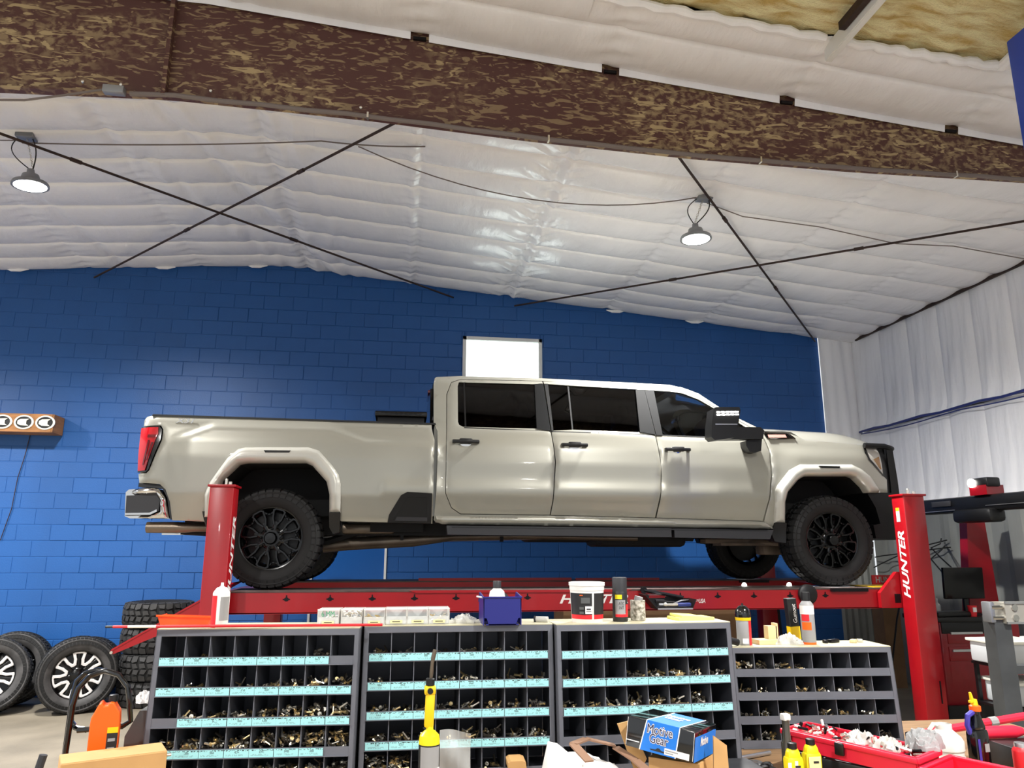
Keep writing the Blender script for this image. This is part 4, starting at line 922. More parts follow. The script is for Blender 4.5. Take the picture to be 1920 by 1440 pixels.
for i, (ya, yb) in enumerate(((6.75, 7.27), (8.71, 9.23))):
    x0, x1 = -1.42, 5.05
    mb = MB(); ym = (ya+yb)/2
    mb.box(((x0+x1)/2, ya+.006, 1.355), (x1-x0, .012, .17)); mb.box(((x0+x1)/2, yb-.006, 1.355), (x1-x0, .012, .17)); mb.box(((x0+x1)/2, ya+.03, 1.272), (x1-x0, .06, .01)); mb.box((x0, ym, 1.36), (.012, yb-ya, .18)); mb.box((x1, ym, 1.36), (.012, yb-ya, .18))
    rw = lp(mb, 'runway', 'red_lift')
    mb = MB(); mb.box(((x0+x1)/2, ym, 1.4475), (x1-x0, yb-ya+.012, .013)); lp(mb, 'deck', 'deck', rw)
    if i == 0:
        mb = MB(); mb.prism([(.08, 1.452), (.14, 1.432), (2.0, 1.432), (2.06, 1.452)], 6.728, 6.752); lp(mb, 'rail_ledge', 'red_dark', rw)
        for x in (-.947, -.587, -.234, .125, .484, .797, 1.115, 2.523, 2.879, 3.23, 3.586, 3.937):
            mb = MB()
            for a in range(10): pass
            mb.prism([(x+.02*math.cos(a), 1.385+.017*math.sin(a)) for a in [k*PI/5 for k in range(10)]], 6.7475, 6.75); mb.prism([(x-.006, 1.39), (x+.006, 1.39), (x+.005, 1.42), (x-.005, 1.42)], 6.747, 6.75); mb.prism([(x-.03, 1.379), (x+.03, 1.379), (x+.03, 1.391), (x-.03, 1.391)], 6.7472, 6.75); lp(mb, 'keyhole_slot', 'tool_dark', rw)
        textfit('HUNTER', .62, .072, 'decal_white', rw, Vector((1.718, 6.7485, 1.371))-LO, RF, shear=.3, bold=.025)
        textfit('MADE IN', .055, .022, 'decal_white', rw, Vector((2.665, 6.7485, 1.352))-LO, RF, shear=.2); textfit('USA', .06, .036, 'decal_white', rw, Vector((2.725, 6.7485, 1.347))-LO, RF, shear=.2, bold=.02)
        mb = MB(); mb.box((2.30, 6.748, 1.375), (.17, .004, .06)); lp(mb, 'runway_sticker', 'decal_white', rw); mb = MB(); mb.box((2.30, 6.7455, 1.388), (.15, .002, .025)); lp(mb, 'sticker_text_block', 'red_print', rw)
        mb = MB(); mb.prism([(-1.41, 1.40), (-1.667, 1.372), (-2.315, .99), (-2.292, .962), (-1.945, 1.109), (-1.653, 1.211), (-1.41, 1.27)], 6.79, 6.81); mb.box((-1.86, 7.0, 1.255), (1.02, .44, .014), (0, -.53, 0)); lp(mb, 'entry_ramp', 'red_dark', rw)
        mb = MB(); mb.lathe([(.012, 0), (.012, .03)], (-2.30, 6.80, .978), 8, RXM); lp(mb, 'ramp_roller', 'zinc', rw)
        mb = MB(); mb.prism([(4.46, 1.275), (4.46, 1.41), (4.645, 1.60), (4.68, 1.60), (4.68, 1.275)], 6.69, 6.74); lp(mb, 'yoke_gusset', 'red_lift', rw)
        mb = MB(); mb.box((4.63, 6.688, 1.36), (.06, .004, .08)); lp(mb, 'gusset_slot', 'tool_dark', rw)
        mb = MB(); mb.lathe([(.09, 0), (.09, .03), (.075, .04)], (3.75, 6.745, 1.40), 24, RXM); lp(mb, 'black_roller', 'plastic_black', rw, 35)
        for x in (3.353, 3.824): mb = MB(); mb.lathe([(.024, 0), (.022, .016), (.013, .028), (.0, .033)], (x, 7.2, 1.455), 12); lp(mb, 'runway_dome', 'led', rw, 35)  # small white domes with an emissive material
        mb = MB(); mb.box((4.92, 7.25, 1.506), (.34, .012, .095)); fp = lp(mb, 'wheel_stop', 'red_dark', rw); textfit('HUNTER', .28, .055, 'grey_print', fp, Vector((4.93, 7.242, 1.508))-LO, RF, bold=.02)
        mb = MB(); mb.box((4.72, 7.0, 1.458), (.5, .4, .008)); lp(mb, 'yellow_edge', 'yellow', rw)
    else:
        mb = MB(); mb.prism([(-1.41, 1.40), (-1.667, 1.372), (-2.315, .99), (-2.292, .962), (-1.945, 1.109), (-1.653, 1.211), (-1.41, 1.27)], 8.75, 9.2); lp(mb, 'entry_ramp', 'red_dark', rw)
        mb = MB(); mb.bar((.2, 8.705, 1.47), (1.95, 8.705, 1.47), .03, .03); mb.bar((2.0, 8.705, 1.468), (3.0, 8.705, 1.468), .03, .025); lp(mb, 'jack_rail', 'red_lift', rw)
    mb = MB(); mb.lathe([(.2, 0), (.2, .005)], (4.17, ym, 1.4535), 28); tp = lp(mb, 'turn_plate', 'alu', rw, 35)
    mb = MB(); mb.box((4.17, ya-.02, 1.437), (.36, .05, .03)); mb.box((4.17, ya-.046, 1.437), (.33, .004, .012)); lp(mb, 'turn_plate_tray', 'tool_dark', tp)
for x in (-1.49, 4.77):
    mb = MB(); mb.box((x, 8.1, 1.355), (.16, 3.1, .15)); lp(mb, 'cross_beam', 'red_lift')

# tray of tools hung on the runway
tt = thing('tool_tray', 'black tool tray hooked on the side of the red runway', 'tool tray', (2.36, 6.65, 1.29))
mb = MB(); mb.prism([(-.23, .12), (-.12, 0), (.2, 0), (.24, .08), (.235, .085), (.2, .01), (-.115, .01), (-.22, .125)], -.09, .10); mb.prism([(-.23, .12), (-.12, 0), (.2, 0), (.24, .08)], .095, .105); mb.build('tray', 'steel_black', tt, None)
mb = MB(); mb.bar((-.12, -.092, .004), (.2, -.092, .004), .008, .012); mb.build('front_edge', 'alu', tt, None)
for nm, lab, mt, f in (('ratchet_handle', 'long dark ratchet handle lying across the runway tool tray', 'tool_dark', lambda m: (m.tube([(-.2, .05, .145), (-.02, .05, .115), (.16, .05, .08)], .016, 8), m.lathe([(.03, -.012), (.03, .012)], (-.2, .05, .147), 12, RXM))),
    ('impact_socket', 'silver socket in the runway tool tray', 'alu', lambda m: m.tube([(-.1, -.04, .03), (-.03, -.04, .03)], .022, 10)),
    ('pliers', 'black pliers in the runway tool tray', 'tool_dark', lambda m: (m.tube([(.05, -.015, .03), (.12, -.02, .055), (.19, -.01, .06)], .012, 6), m.tube([(.05, -.015, .03), (.12, .005, .022), (.18, .015, .03)], .012, 6))),
    ('extension_bar', 'grey extension bar in the runway tool tray', 'zinc', lambda m: m.tube([(-.06, -.07, .028), (.08, -.06, .028)], .012, 8)),
    ('blue_marker', 'blue plastic case in the runway tool tray', 'tool_blue', lambda m: m.box((.13, -.06, .028), (.12, .04, .03), bev=.008)),
    ('screwdriver', 'dark screwdriver with a white end leaning in the runway tool tray', 'tool_dark', lambda m: (m.tube([(-.13, -.05, .06), (-.05, -.05, .055)], .018, 8), m.tube([(-.05, -.05, .055), (.05, -.04, .05)], .006, 6)))):
    m = MB(); f(m); single(m, nm, mt, lab, 'tool', (2.36, 6.64, 1.30))

# ================================================================ tyres and wheels by the blue wall
tread = tire_mb(.405, .23, .274, 14, lug=.020).mesh('tire', ['tire', 'tire_tread'], 40)
zs = ['bottom tire of the stack of four mud tires', 'second tire from the floor in the stack of mud tires', 'third tire from the floor in the stack of mud tires', 'top tire of the stack of four mud tires']
for k in range(4):
    link('mud_tire', tread, None, (-2.90+.02*math.sin(k*2), 10.06+.02*math.cos(k*3), .150+.293*k), (PI/2, 0, .9*k), label=zs[k], cat='tire', group='stack of mud tires')
at = tire_mb(.415, .262, .27, 30, lug=.010).mesh('tire', ['tire_dusty', 'tire'], 40)
bm_, wm_ = fork_rim(); bme, wme = bm_.mesh('rim', 'rim_black', 40), wm_.mesh('spoke_face', 'decal_white', 30)
def alloy(loc, rot, label, rim=True):
    t = thing('alloy_wheel' if rim else 'spare_tire', label, 'wheel' if rim else 'tire', loc, rot)
    link('tire', at, t)
    if label.startswith('black wheel wedged'): t.scale = (.92, 1, .92)
    r = link('rim', bme, t)
    if rim: link('spoke_face', wme, r)
alloy((-3.60, 9.62, .405), (-.30, 1.4, .10), 'black and silver alloy wheel leaning beside the tire stack')
alloy((-4.52, 9.62, .405), (-.24, .5, .18), 'black and silver alloy wheel leaning farthest from the tire stack')
alloy((-3.70, 10.17, .375), (-.10, 0, .06), 'black wheel wedged behind the leaning alloy wheel nearest the tire stack', False)
alloy((-4.51, 10.14, .415), (-.13, 0, .10), 'black wheel standing behind the leaning alloy wheel farthest from the tire stack', False)

# things under and behind the lift
mb = MB(); mb.box((0, 0, .61), (1.9, .5, 1.22), bev=.004); single(mb, 'large_carton', 'cardboard_dark', 'large brown carton standing on the floor behind the lift runway', 'carton', (2.62, 8.1, 0), smooth=None)
mb = MB(); mb.tube([(0, 0, 1.27), (.02, 0, 1.0), (.06, .02, .5), (.02, .05, .05), (-.2, .1, .02)], .016, 8); single(mb, 'air_hose', 'black_rubber', 'black air hose hanging below the lift beside the shelf cans', 'hose', (4.75, 9.3, 0))
mb = MB(); mb.box((0, 0, .6), (.25, .25, 1.2)); single(mb, 'cardboard_tube', 'cardboard_dark', 'brown carton standing by the ribbed side wall', 'carton', (6.65, 9.9, 0))
mb = MB(); mb.tube([(0, 0, 1.2), (-.1, 0, .9), (-.22, 0, .4), (-.3, 0, .02)], .012, 6); single(mb, 'broom_handle', 'tool_dark', 'dark broom handle leaning at the ribbed side wall', 'broom', (6.7, 9.6, 0))
CAB = ([(6.97, 10.5, 1.70), (6.9, 10.2, 1.725), (6.9, 9.79, 1.756), (6.9, 9.3, 1.80), (6.97, 8.9, 1.84)], [(6.97, 10.55, 1.55), (6.9, 10.3, 1.60), (6.9, 9.79, 1.75), (6.9, 9.3, 1.86), (6.97, 8.95, 1.93)],
       [(6.97, 9.05, 1.95), (6.6, 8.6, 1.88), (6.32, 8.4, 1.83), (6.2, 8.1, 1.72), (6.0, 7.66, 1.60)], [(6.97, 9.0, 1.86), (6.6, 8.6, 1.80), (6.3, 8.4, 1.70), (6.12, 8.0, 1.56), (5.88, 7.66, 1.50)])
for k, pts in enumerate(CAB):
    m = MB(); m.tube(pts, .008, 6); single(m, 'black_cable', 'black_rubber', ['upper black cable sagging along the ribbed wall behind the lift', 'lower black cable sagging along the ribbed wall behind the lift', 'upper black cable running from the ribbed wall to the monitor', 'lower black cable running from the ribbed wall to the monitor'][k], 'cable')

# wheel alignment console
ac = thing('alignment_console', 'red wheel alignment console with black camera beam by the side wall', 'alignment machine', (6.1, 7.6, 0))
def acp(mb, name, m, sm=None, parent=None): mb.v = [tuple(Vector(p)-Vector((6.1, 7.6, 0))) for p in mb.v]; return mb.build(name, m, parent or ac, sm)
mb = MB(); mb.box((6.0, 7.62, .65), (.92, .5, .86), bev=.02); cab = acp(mb, 'cabinet', 'red_cab', 30)
for z in (.93, .76):
    mb = MB(); mb.box((5.82, 7.365, z), (.42, .012, .14), bev=.004); dw = acp(mb, 'drawer', 'red_cab', 30, cab); mb = MB(); mb.box((5.82, 7.352, z+.035), (.36, .02, .022)); acp(mb, 'drawer_handle', 'alu', None, dw)
for k, (bx, bw) in enumerate(((6.10, .10), (6.12, .12), (6.15, .16), (6.12, .10))): mb = MB(); mb.box((bx, 7.368, .66-.03*k), (bw, .003, .016)); acp(mb, 'sticker_line', 'grey_print', None, cab)
mb = MB(); mb.box((6.0, 7.62, 1.10), (1.0, .58, .05), bev=.012); acp(mb, 'desk', 'plastic_black', 30)
mb = MB(); mb.box((5.85, 7.362, 1.02), (.6, .012, .12), bev=.004); acp(mb, 'upper_drawer', 'plastic_black', 30, cab)
mb = MB(); mb.box((5.95, 7.35, .17), (.9, .06, .2)); mb.box((5.6, 7.4, .05), (.1, .1, .1)); mb.box((6.35, 7.4, .05), (.1, .1, .1)); acp(mb, 'base', 'plastic_black')
mb = MB(); mb.prism([(6.30, 1.1), (6.68, 1.1), (6.62, 2.3), (6.42, 2.3)], 7.86, 7.98); acp(mb, 'column', 'red_cab')
mb = MB(); mb.box((6.1, 6.5, 2.29), (.14, 3.3, .17), bev=.04); mb.box((6.05, 7.25, 2.16), (.2, .55, .14), bev=.04); bmn = acp(mb, 'camera_beam', 'plastic_black', 30)
mb = MB(); mb.box((6.02, 7.75, 2.31), (.02, .3, .06), bev=.006); acp(mb, 'beam_panel', 'plastic_dark', 30, bmn)
mb = MB(); mb.bar((6.022, 8.1, 2.23), (6.022, 7.55, 2.235), .006, .008); mb.bar((6.022, 7.1, 2.26), (6.022, 5.0, 2.26), .006, .008); acp(mb, 'beam_trim', 'alu', None, bmn)
mb = MB(); mb.box((6.1, 7.15, 2.42), (.2, .24, .10)); acp(mb, 'lamp_mount', 'red_cab', 30, bmn)
mb = MB(); mb.box((6.08, 7.15, 2.50), (.16, .28, .10), bev=.02); ld = acp(mb, 'camera_head', 'plastic_black', 30, bmn)
mb = MB(); mb.lathe([(.045, 0), (.045, .02)], (6.0, 7.22, 2.50), 20, Matrix.Rotation(-PI/2, 3, 'Y')); acp(mb, 'camera_light', 'led', 35, bmn)
mn = thing('monitor', 'black flat monitor standing on the alignment console', 'monitor', (6.05, 7.6, 1.125))
mb = MB(); mb.box((0, 0, .33), (.50, .035, .33), (.05, 0, .06), bev=.008); mb.build('screen', 'screen_black', mn); mb = MB(); mb.box((.02, .02, .1), (.05, .03, .2)); mb.box((.02, .02, .008), (.24, .18, .016)); mb.build('stand', 'plastic_black', mn, None)
mb = MB(); mb.lathe([(.036, 0), (.045, .11)], n=18); cp = single(mb, 'red_cup', 'red_print', 'red cup with white label on the alignment console desk', 'cup', (5.96, 7.40, 1.125)); mb = MB(); mb.box((-.005, -.042, .07), (.04, .006, .045)); mb.build('label', 'decal_white', cp)
mb = MB(); mb.box((0, 0, .025), (.42, .16, .05), (0, 0, .1), bev=.015); single(mb, 'keyboard', 'plastic_black', 'black keyboard on the alignment console desk', 'keyboard', (5.72, 7.44, 1.125))
mb = MB(); mb.lathe([(.035, 0), (.035, .1), (.012, .13), (.012, .17)], n=14); single(mb, 'clear_bottle', 'clear_plastic', 'clear bottle beside the lift post on the console desk', 'bottle', (5.74, 7.64, 1.125))

# blue lift column at the right edge
bp_ = thing('blue_column', 'tall bright blue steel lift column rising to the ceiling', 'column', (4.015, 3.72, 0))
mb = MB(); mb.box((0, 0, 2.55), (.30, .24, 5.1), bev=.01); mb.build('shaft', 'blue_post', bp_, 30)
mb = MB(); mb.lathe([(.05, 0), (.05, .004), (.035, .005), (.035, 0)], (-.03, -.121, 4.98), 24, RXM, caps=False); mb.build('round_emblem', 'decal_white', bp_); mb = MB(); mb.lathe([(.03, 0), (.03, .004)], (.0, -.121, 4.72), 16, RXM); mb.build('red_dot', 'red_print', bp_)
# ================================================================ workbench and bolt bins
BZ = .83
def bench(x0, x1, y0, y1, label):
    t = thing('workbench', label, 'workbench', ((x0+x1)/2, (y0+y1)/2, 0)); w_, d_ = x1-x0, y1-y0
    mb = MB(); mb.box((0, 0, BZ-.022), (w_, d_, .044), bev=.004); mb.build('bench_top', 'wood_top', t, None)
    for sx in (-1, 1):
        for sy in (-1, 1): mb = MB(); mb.box((sx*(w_/2-.08), sy*(d_/2-.08), (BZ-.044)/2), (.08, .08, BZ-.044)); mb.build('leg', 'steel_grey', t, None)
    mb = MB(); mb.box((0, 0, .3), (w_-.2, d_-.2, .03)); mb.build('lower_shelf', 'steel_grey', t, None)
bench(-1.42, 1.64, 2.5, 3.9, 'long wooden workbench under the three taller bolt bins'); bench(1.645, 3.5, 2.4, 4.3, 'wooden workbench under the shorter bolt bin and red case')
def bolt_bin(loc, yaw, rows, H, label, cards, fill, seed):
    W, D = .86, .30; rg = random.Random(seed)
    t = thing('bolt_bin', label, 'bolt bin', loc, (0, 0, yaw), 'grey steel bolt bins on the benches')
    sh = lambda mb: setattr(mb, 'v', [(x, y+.045*(z/H)*(1-max(0, min(1, y/D))), z) for x, y, z in mb.v]) or mb
    mb = MB(); mb.box((.002, D/2, H/2), (.003, D, H)); mb.box((W-.002, D/2, H/2), (.003, D, H)); mb.box((W/2, D/2, .002), (W, D, .004))
    sh(mb).build('side_panels', 'bin_grey', t, None)
    mb = MB(); mb.box((W/2, D-.002, H/2), (W-.01, .004, H-.01)); sh(mb).build('back_panel', 'bin_grey', t, None)
    mb = MB(); mb.box((.011, .004, H/2), (.022, .008, H)); mb.box((W-.011, .004, H/2), (.022, .008, H)); mb.box((W/2, .004, H-.014), (W-.04, .008, .028), bev=.002); sh(mb).build('face_frame', 'bin_grey', t, None)
    mb = MB(); mb.box((W/2, D/2+.022, H+.002), (W, D-.045, .004)); mb.build('top_panel', 'bin_top', t, None)
    p = (H-.03)/rows
    dm = MB(); dm.box((0, D/2+.004, H/2-.005), (.0035, D-.01, H-.03)); sh(dm); dme = dm.mesh('divider', 'bin_grey')
    for k in range(1, 8): link('divider', dme, t, (.02+(W-.04)*k/8, 0, 0))
    for r in range(rows):
        z = p*r
        mb = MB(); mb.box((W/2, D/2, z+.006), (W-.04, D-.01, .003), (-.02, 0, 0)); mb.box((W/2, .004, z+.02), (W-.044, .005, .036)); mb.box((W/2, -.002, z+.003), (W-.044, .010, .003)); sh(mb).build('shelf', 'bin_grey', t, None)
    cm = MB(); cw = (W-.05)/8-.002; cm.add([(0, 0, 0), (cw, 0, 0), (cw, 0, .031), (0, 0, .031), (0, .001, 0), (cw, .001, 0), (cw, .001, .031), (0, .001, .031)], [(0, 1, 2, 3), (4, 7, 6, 5), (0, 4, 5, 1), (1, 5, 6, 2), (2, 6, 7, 3), (3, 7, 4, 0)])
    key = 'card'
    if key not in CM:
        me = cm.mesh('label_card', 'bin_card'); uv = me.uv_layers.new(name='UVMap')
        for l in me.loops: v = me.vertices[l.vertex_index].co; uv.data[l.index].uv = (v.x/cw, v.z/.031)
        CM[key] = me
    for r, c0, c1 in cards:
        z = p*(rows-1-r)+.005
        for c in range(c0, c1): link('label_card', CM[key], t, (.025+(W-.05)*c/8+rg.random()*.002, .0005+.045*(z/H)-.0035, z))
    # loose hardware in the compartments
    mb = MB()
    for (r, c), f in fill.items():
        z0 = p*(rows-1-r)+.012; x0 = .02+(W-.04)*c/8
        for _ in range(int(f*46)+2):
            x = x0+.012+rg.random()*.08; y = .018+rg.random()*.11; hmax = .022+.052*f*(1-abs(y-.07)/.12); z = z0+hmax*(.35+.65*rg.random())
            dr_ = Vector((rg.uniform(-1, 1), rg.uniform(-1, .6), rg.uniform(-.35, .5))).normalized(); L_ = rg.choice((.012, .02, .028, .036)); rr = rg.choice((.003, .004, .005))
            mb.slot(rg.choice((0, 0, 1, 1, 2, 2, 2))); a = Vector((x, y, z)); b_ = a+dr_*L_
            b_.x = min(max(b_.x, x0+.008), x0+.094); b_.y = min(max(b_.y, .012), .2)
            if (b_-a).length < .005: b_ = a+Vector((.01, 0, .002))
            mb.tube([a, b_], rr, 5); d_ = (b_-a).normalized(); mb.tube([a-d_*.006, a], rr*1.9, 6)
    mb.v = [(x, y+.045*(z/H)*(1-max(0, min(1, y/D))), z) for x, y, z in mb.v]
    o = mb.build('loose_hardware', ['zinc', 'brass', 'bolt_dark'], None, 30, kind='stuff', label='loose bolts and nuts lying in the '+label, cat='hardware'); o.location = loc; o.rotation_euler = (0, 0, yaw)
    return t
CM = {}
def fm(s): 
    d = {}
    for r, row in enumerate(s):
        for c, ch in enumerate(row):
            if ch != '.': d[(r, c)] = int(ch)/9
    return d
bolt_bin((-1.030, 3.50, BZ), math.radians(-3), 5, .63, 'taller grey bolt bin with the red and white aerosol on top', [(0, 0, 7), (1, 0, 8), (2, 1, 8), (3, 0, 7), (4, 0, 8)], fm(['.1....3.', '.1.12354', '.2234677', '45678999', '...58999']), 1)
bolt_bin((-.153, 3.522, BZ), 0, 5, .63, 'taller grey bolt bin with the blue tub on top', [(0, 0, 8), (1, 0, 8), (2, 0, 8), (3, 0, 8)], fm(['11.1111.', '1.122121', '22222324', '33334534', '99...1..']), 2)
bolt_bin((.718, 3.49, BZ), math.radians(2), 5, .63, 'taller grey bolt bin with the white bucket on top', [(0, 0, 8), (1, 0, 8), (2, 0, 8)], fm(['........', '2..34432', '2224545.', '........', '......22']), 3)
bolt_bin((1.70, 3.825, BZ), math.radians(-4.5), 4, .475, 'shorter grey bolt bin without label cards', [], fm(['6532....', '21.3224.', '112.3321', '24.22.33']), 4)

# ---------------------------------------------------------------- things on the bin tops
TZ = 1.464; T4 = 1.309
def can(name, label, loc, r, h, mats, bands, cap=None, group=None, n=24):
    """aerosol: lathed body, printed bands, cap"""
    t = thing(name, label, 'can', loc, group=group)
    mb = MB(); mb.lathe([(r*.94, 0), (r, .004), (r, h), (r*.96, h+.005), (r*.62, h+.022), (r*.55, h+.024)], n=n); mb.build('body', mats, t)
    for z0, z1, m, a0, a1 in bands:
        mb = MB(); k = 16; mb.grid(lambda u, v: ((r+.0008)*math.cos(a0+(a1-a0)*u), (r+.0008)*math.sin(a0+(a1-a0)*u), z0+(z1-z0)*v), k, 1); mb.build('print_band', m, t)
    if cap == 'nozzle': mb = MB(); mb.lathe([(.012, h+.02), (.012, h+.028), (.007, h+.03), (.006, h+.045)], n=12); mb.build('nozzle', 'white_plastic', t)
    elif cap: mb = MB(); mb.lathe([(r*cap[1], h+.004), (r*cap[1], h+cap[2]), (r*cap[1]*.96, h+cap[2]+.004)], n=n); mb.build('cap', cap[0], t)
    return t
c1 = can('brake_cleaner_can', 'tall white and red aerosol can on the bolt bin', (-.783, 3.585, TZ), .036, .145, 'white_plastic', [(.0, .135, 'red_print', PI*.9, PI*1.42), (.03, .13, 'grey_print', PI*1.55, PI*1.95)], 'nozzle')
c2 = can('spray_paint_can', 'black spray paint can with grey cap beside the bucket', (1.054, 3.64, TZ), .036, .135, 'dark_print', [(.035, .10, 'grey_print', PI*1.2, PI*1.65), (.022, .04, 'red_print', PI*1.2, PI*1.95), (.105, .125, 'yellow_lemon', PI*1.2, PI*1.5), (.04, .08, 'red_print', PI*1.68, PI*1.88)], ('plastic_dark', .98, .066))
textfit('ATIC', .028, .016, 'dark_print', c2, Vector((-.004, -.0385, .085)), RF); textfit('INT', .024, .014, 'dark_print', c2, Vector((-.004, -.0385, .066)), RF)
can('foam_can', 'red and grey aerosol can with round black cap on the shorter bolt bin', (1.82, 3.95, T4), .038, .125, 'grey_print', [(.0, .125, 'red_print', PI*1.6, PI*2.0), (.01, .035, 'decal_white', PI*1.3, PI*1.55)], None)
f = bpy.data.objects['foam_can']
mb = MB(); mb.lathe([(.040, .125), (.041, .14), (.036, .142)], n=20); mb.build('collar', 'yellow', f); mb = MB(); mb.lathe([(.040, .14), (.042, .155), (.036, .18), (.02, .198), (.006, .202), (.005, .212)], n=20); mb.build('cap', 'gloss_black', f)
can('degreaser_can', 'tall grey and white aerosol can with black nozzle cap on the shorter bolt bin', (2.177, 3.93, T4), .036, .2, 'grey_print', [(.155, .2, 'white_plastic', 0, 2*PI), (.0, .012, 'orange', 0, 2*PI), (.12, .155, 'red_print', PI*1.05, PI*1.42), (.075, .115, 'orange', PI*1.05, PI*1.5)], ('plastic_black', .58, .065))
gb = thing('cleaner_box', 'slim black and yellow upright box behind the tall grey aerosol', 'box', (2.165, 4.06, T4), (0, -.06, 0)); mb = MB(); mb.box((0, 0, .04), (.055, .045, .08)); mb.build('lower_panel', 'yellow', gb, None); mb = MB(); mb.box((0, 0, .155), (.055, .045, .15), bev=.004); mb.build('upper_panel', 'plastic_black', gb, None)
textfit('Gumout', .10, .022, 'decal_white', gb, Vector((.004, -.0235, .15)), basis((0, 0, 1), (-1, 0, 0)), shear=.2)
mb = MB(); mb.box((0, 0, .035), (.05, .05, .07)); mb.box((.026, 0, .042), (.012, .05, .084)); single(mb, 'wood_block', 'wood_pale', 'small upright pale wood block on the shorter bolt bin', 'wood block', (1.995, 4.0, T4+.02), smooth=None)
mb = MB(); mb.box((0, 0, .012), (.12, .09, .024), bev=.002); single(mb, 'wood_offcut', 'wood_pale', 'flat pale wood offcut under the small wood block', 'wood block', (1.95, 3.98, T4), (0, 0, .1), smooth=None)
def blob(name, m, label, cat, loc, size, seed, rot=(0, 0, 0), n=18, group=None, sharp=.35):
    """crumpled bag or rag: folded dome resting on a surface"""
    rg = random.Random(seed); ph = [rg.random()*6 for _ in range(8)]; from mathutils import noise
    def f(u, v):
        a = u*2*PI; r = 1-.0*v; k = math.cos(v*PI/2); zz = math.sin(v*PI/2)
        w_ = 1+sharp*.5*math.sin(3*a+ph[0]+2*v)+sharp*.3*math.sin(7*a+ph[1]+5*v)+sharp*.2*math.sin(11*a+ph[2])
        q = Vector((math.cos(a)*k*1.6+ph[5], math.sin(a)*k*1.6, zz*1.6)); e = 1-abs(noise.noise(q*1.7))*1.5*sharp*2+.5*sharp*noise.noise(q*4)
        return (size[0]/2*k*w_*math.cos(a)*(.8+.4*e*.5), size[1]/2*k*w_*math.sin(a)*(.8+.4*e*.5), max(.0005, size[2]*zz**.8*e*(1+sharp*.9*math.sin(2*a+ph[3])*k)))
    mb = MB(); mb.grid(f, n*3, n); return single(mb, name, m, label, cat, loc, rot, 20, group)
blob('plastic_bag', 'film_dense', 'crumpled clear plastic bag lying beside the wood blocks', 'plastic bag', (2.07, 3.95, T4), (.15, .10, .055), 5)
blob('plastic_bag', 'film', 'crumpled clear plastic bag between the small bins and blue tub', 'plastic bag', (.305, 3.66, TZ-.004), (.14, .10, .045), 9)
for k, (x, w_, m_) in enumerate(((2.286, .02, 'tool_dark'), (2.345, .07, 'tool_dark'), (2.45, .05, 'wood_pale'), (2.5, .02, 'zinc'))):
    mb = MB(); mb.box((0, 0, .009), (w_, .03, .018), (0, 0, .4*k), bev=.004); single(mb, 'small_fitting', m_, ['tiny dark square fitting nearest the grey aerosol', 'flat dark fitting lying on the shorter bolt bin', 'pale wood sliver on the shorter bolt bin', 'tiny bright nut at the end of the shorter bolt bin'][k], 'fitting', (x, 3.96+.02*(k % 2), T4))
mb = MB(); mb.tube([(1.45, 3.845, 1.405), (1.76, 3.90, 1.327)], .018, 12); single(mb, 'pipe_handle', 'plastic_black', 'black tube sticking out between the two right-hand bolt bins', 'tube')
# orange tray, striped pole
ot = thing('orange_tray', 'shallow bright orange tray lying on the leftmost bolt bin', 'tray', (-.955, 3.74, TZ)); mb = MB(); mb.prism([(-.115, .04), (-.10, .002), (.10, 0), (.115, .03), (.112, .034), (.095, .008), (-.095, .008), (-.11, .044)], -.06, .06); mb.prism([(-.115, .04), (-.10, .002), (.10, 0), (.115, .03)], -.062, -.058); mb.prism([(-.115, .04), (-.10, .002), (.10, 0), (.115, .03)], .058, .062); mb.build('tray', 'orange_tray', ot, None); mb = MB(); mb.tube([(-.12, -.064, .043), (.118, -.064, .034)], .005, 6); mb.build('rim', 'orange_tray', ot)
pole = thing('striped_pole', 'thin red and cream striped pole lying across the bolt bin tops', 'pole', (-1.232, 3.53, TZ+.012), (0, .003, -.015))
for a, b_, m_, r in ((0, .03, 'plastic_black', .005), (.03, .09, 'red_print', .006), (.09, .205, 'cream', .006), (.205, 1.16, 'red_print', .006)): mb = MB(); mb.tube([(a, 0, 0), (b_, 0, 0)], r, 8); mb.build('pole_segment', m_, pole)
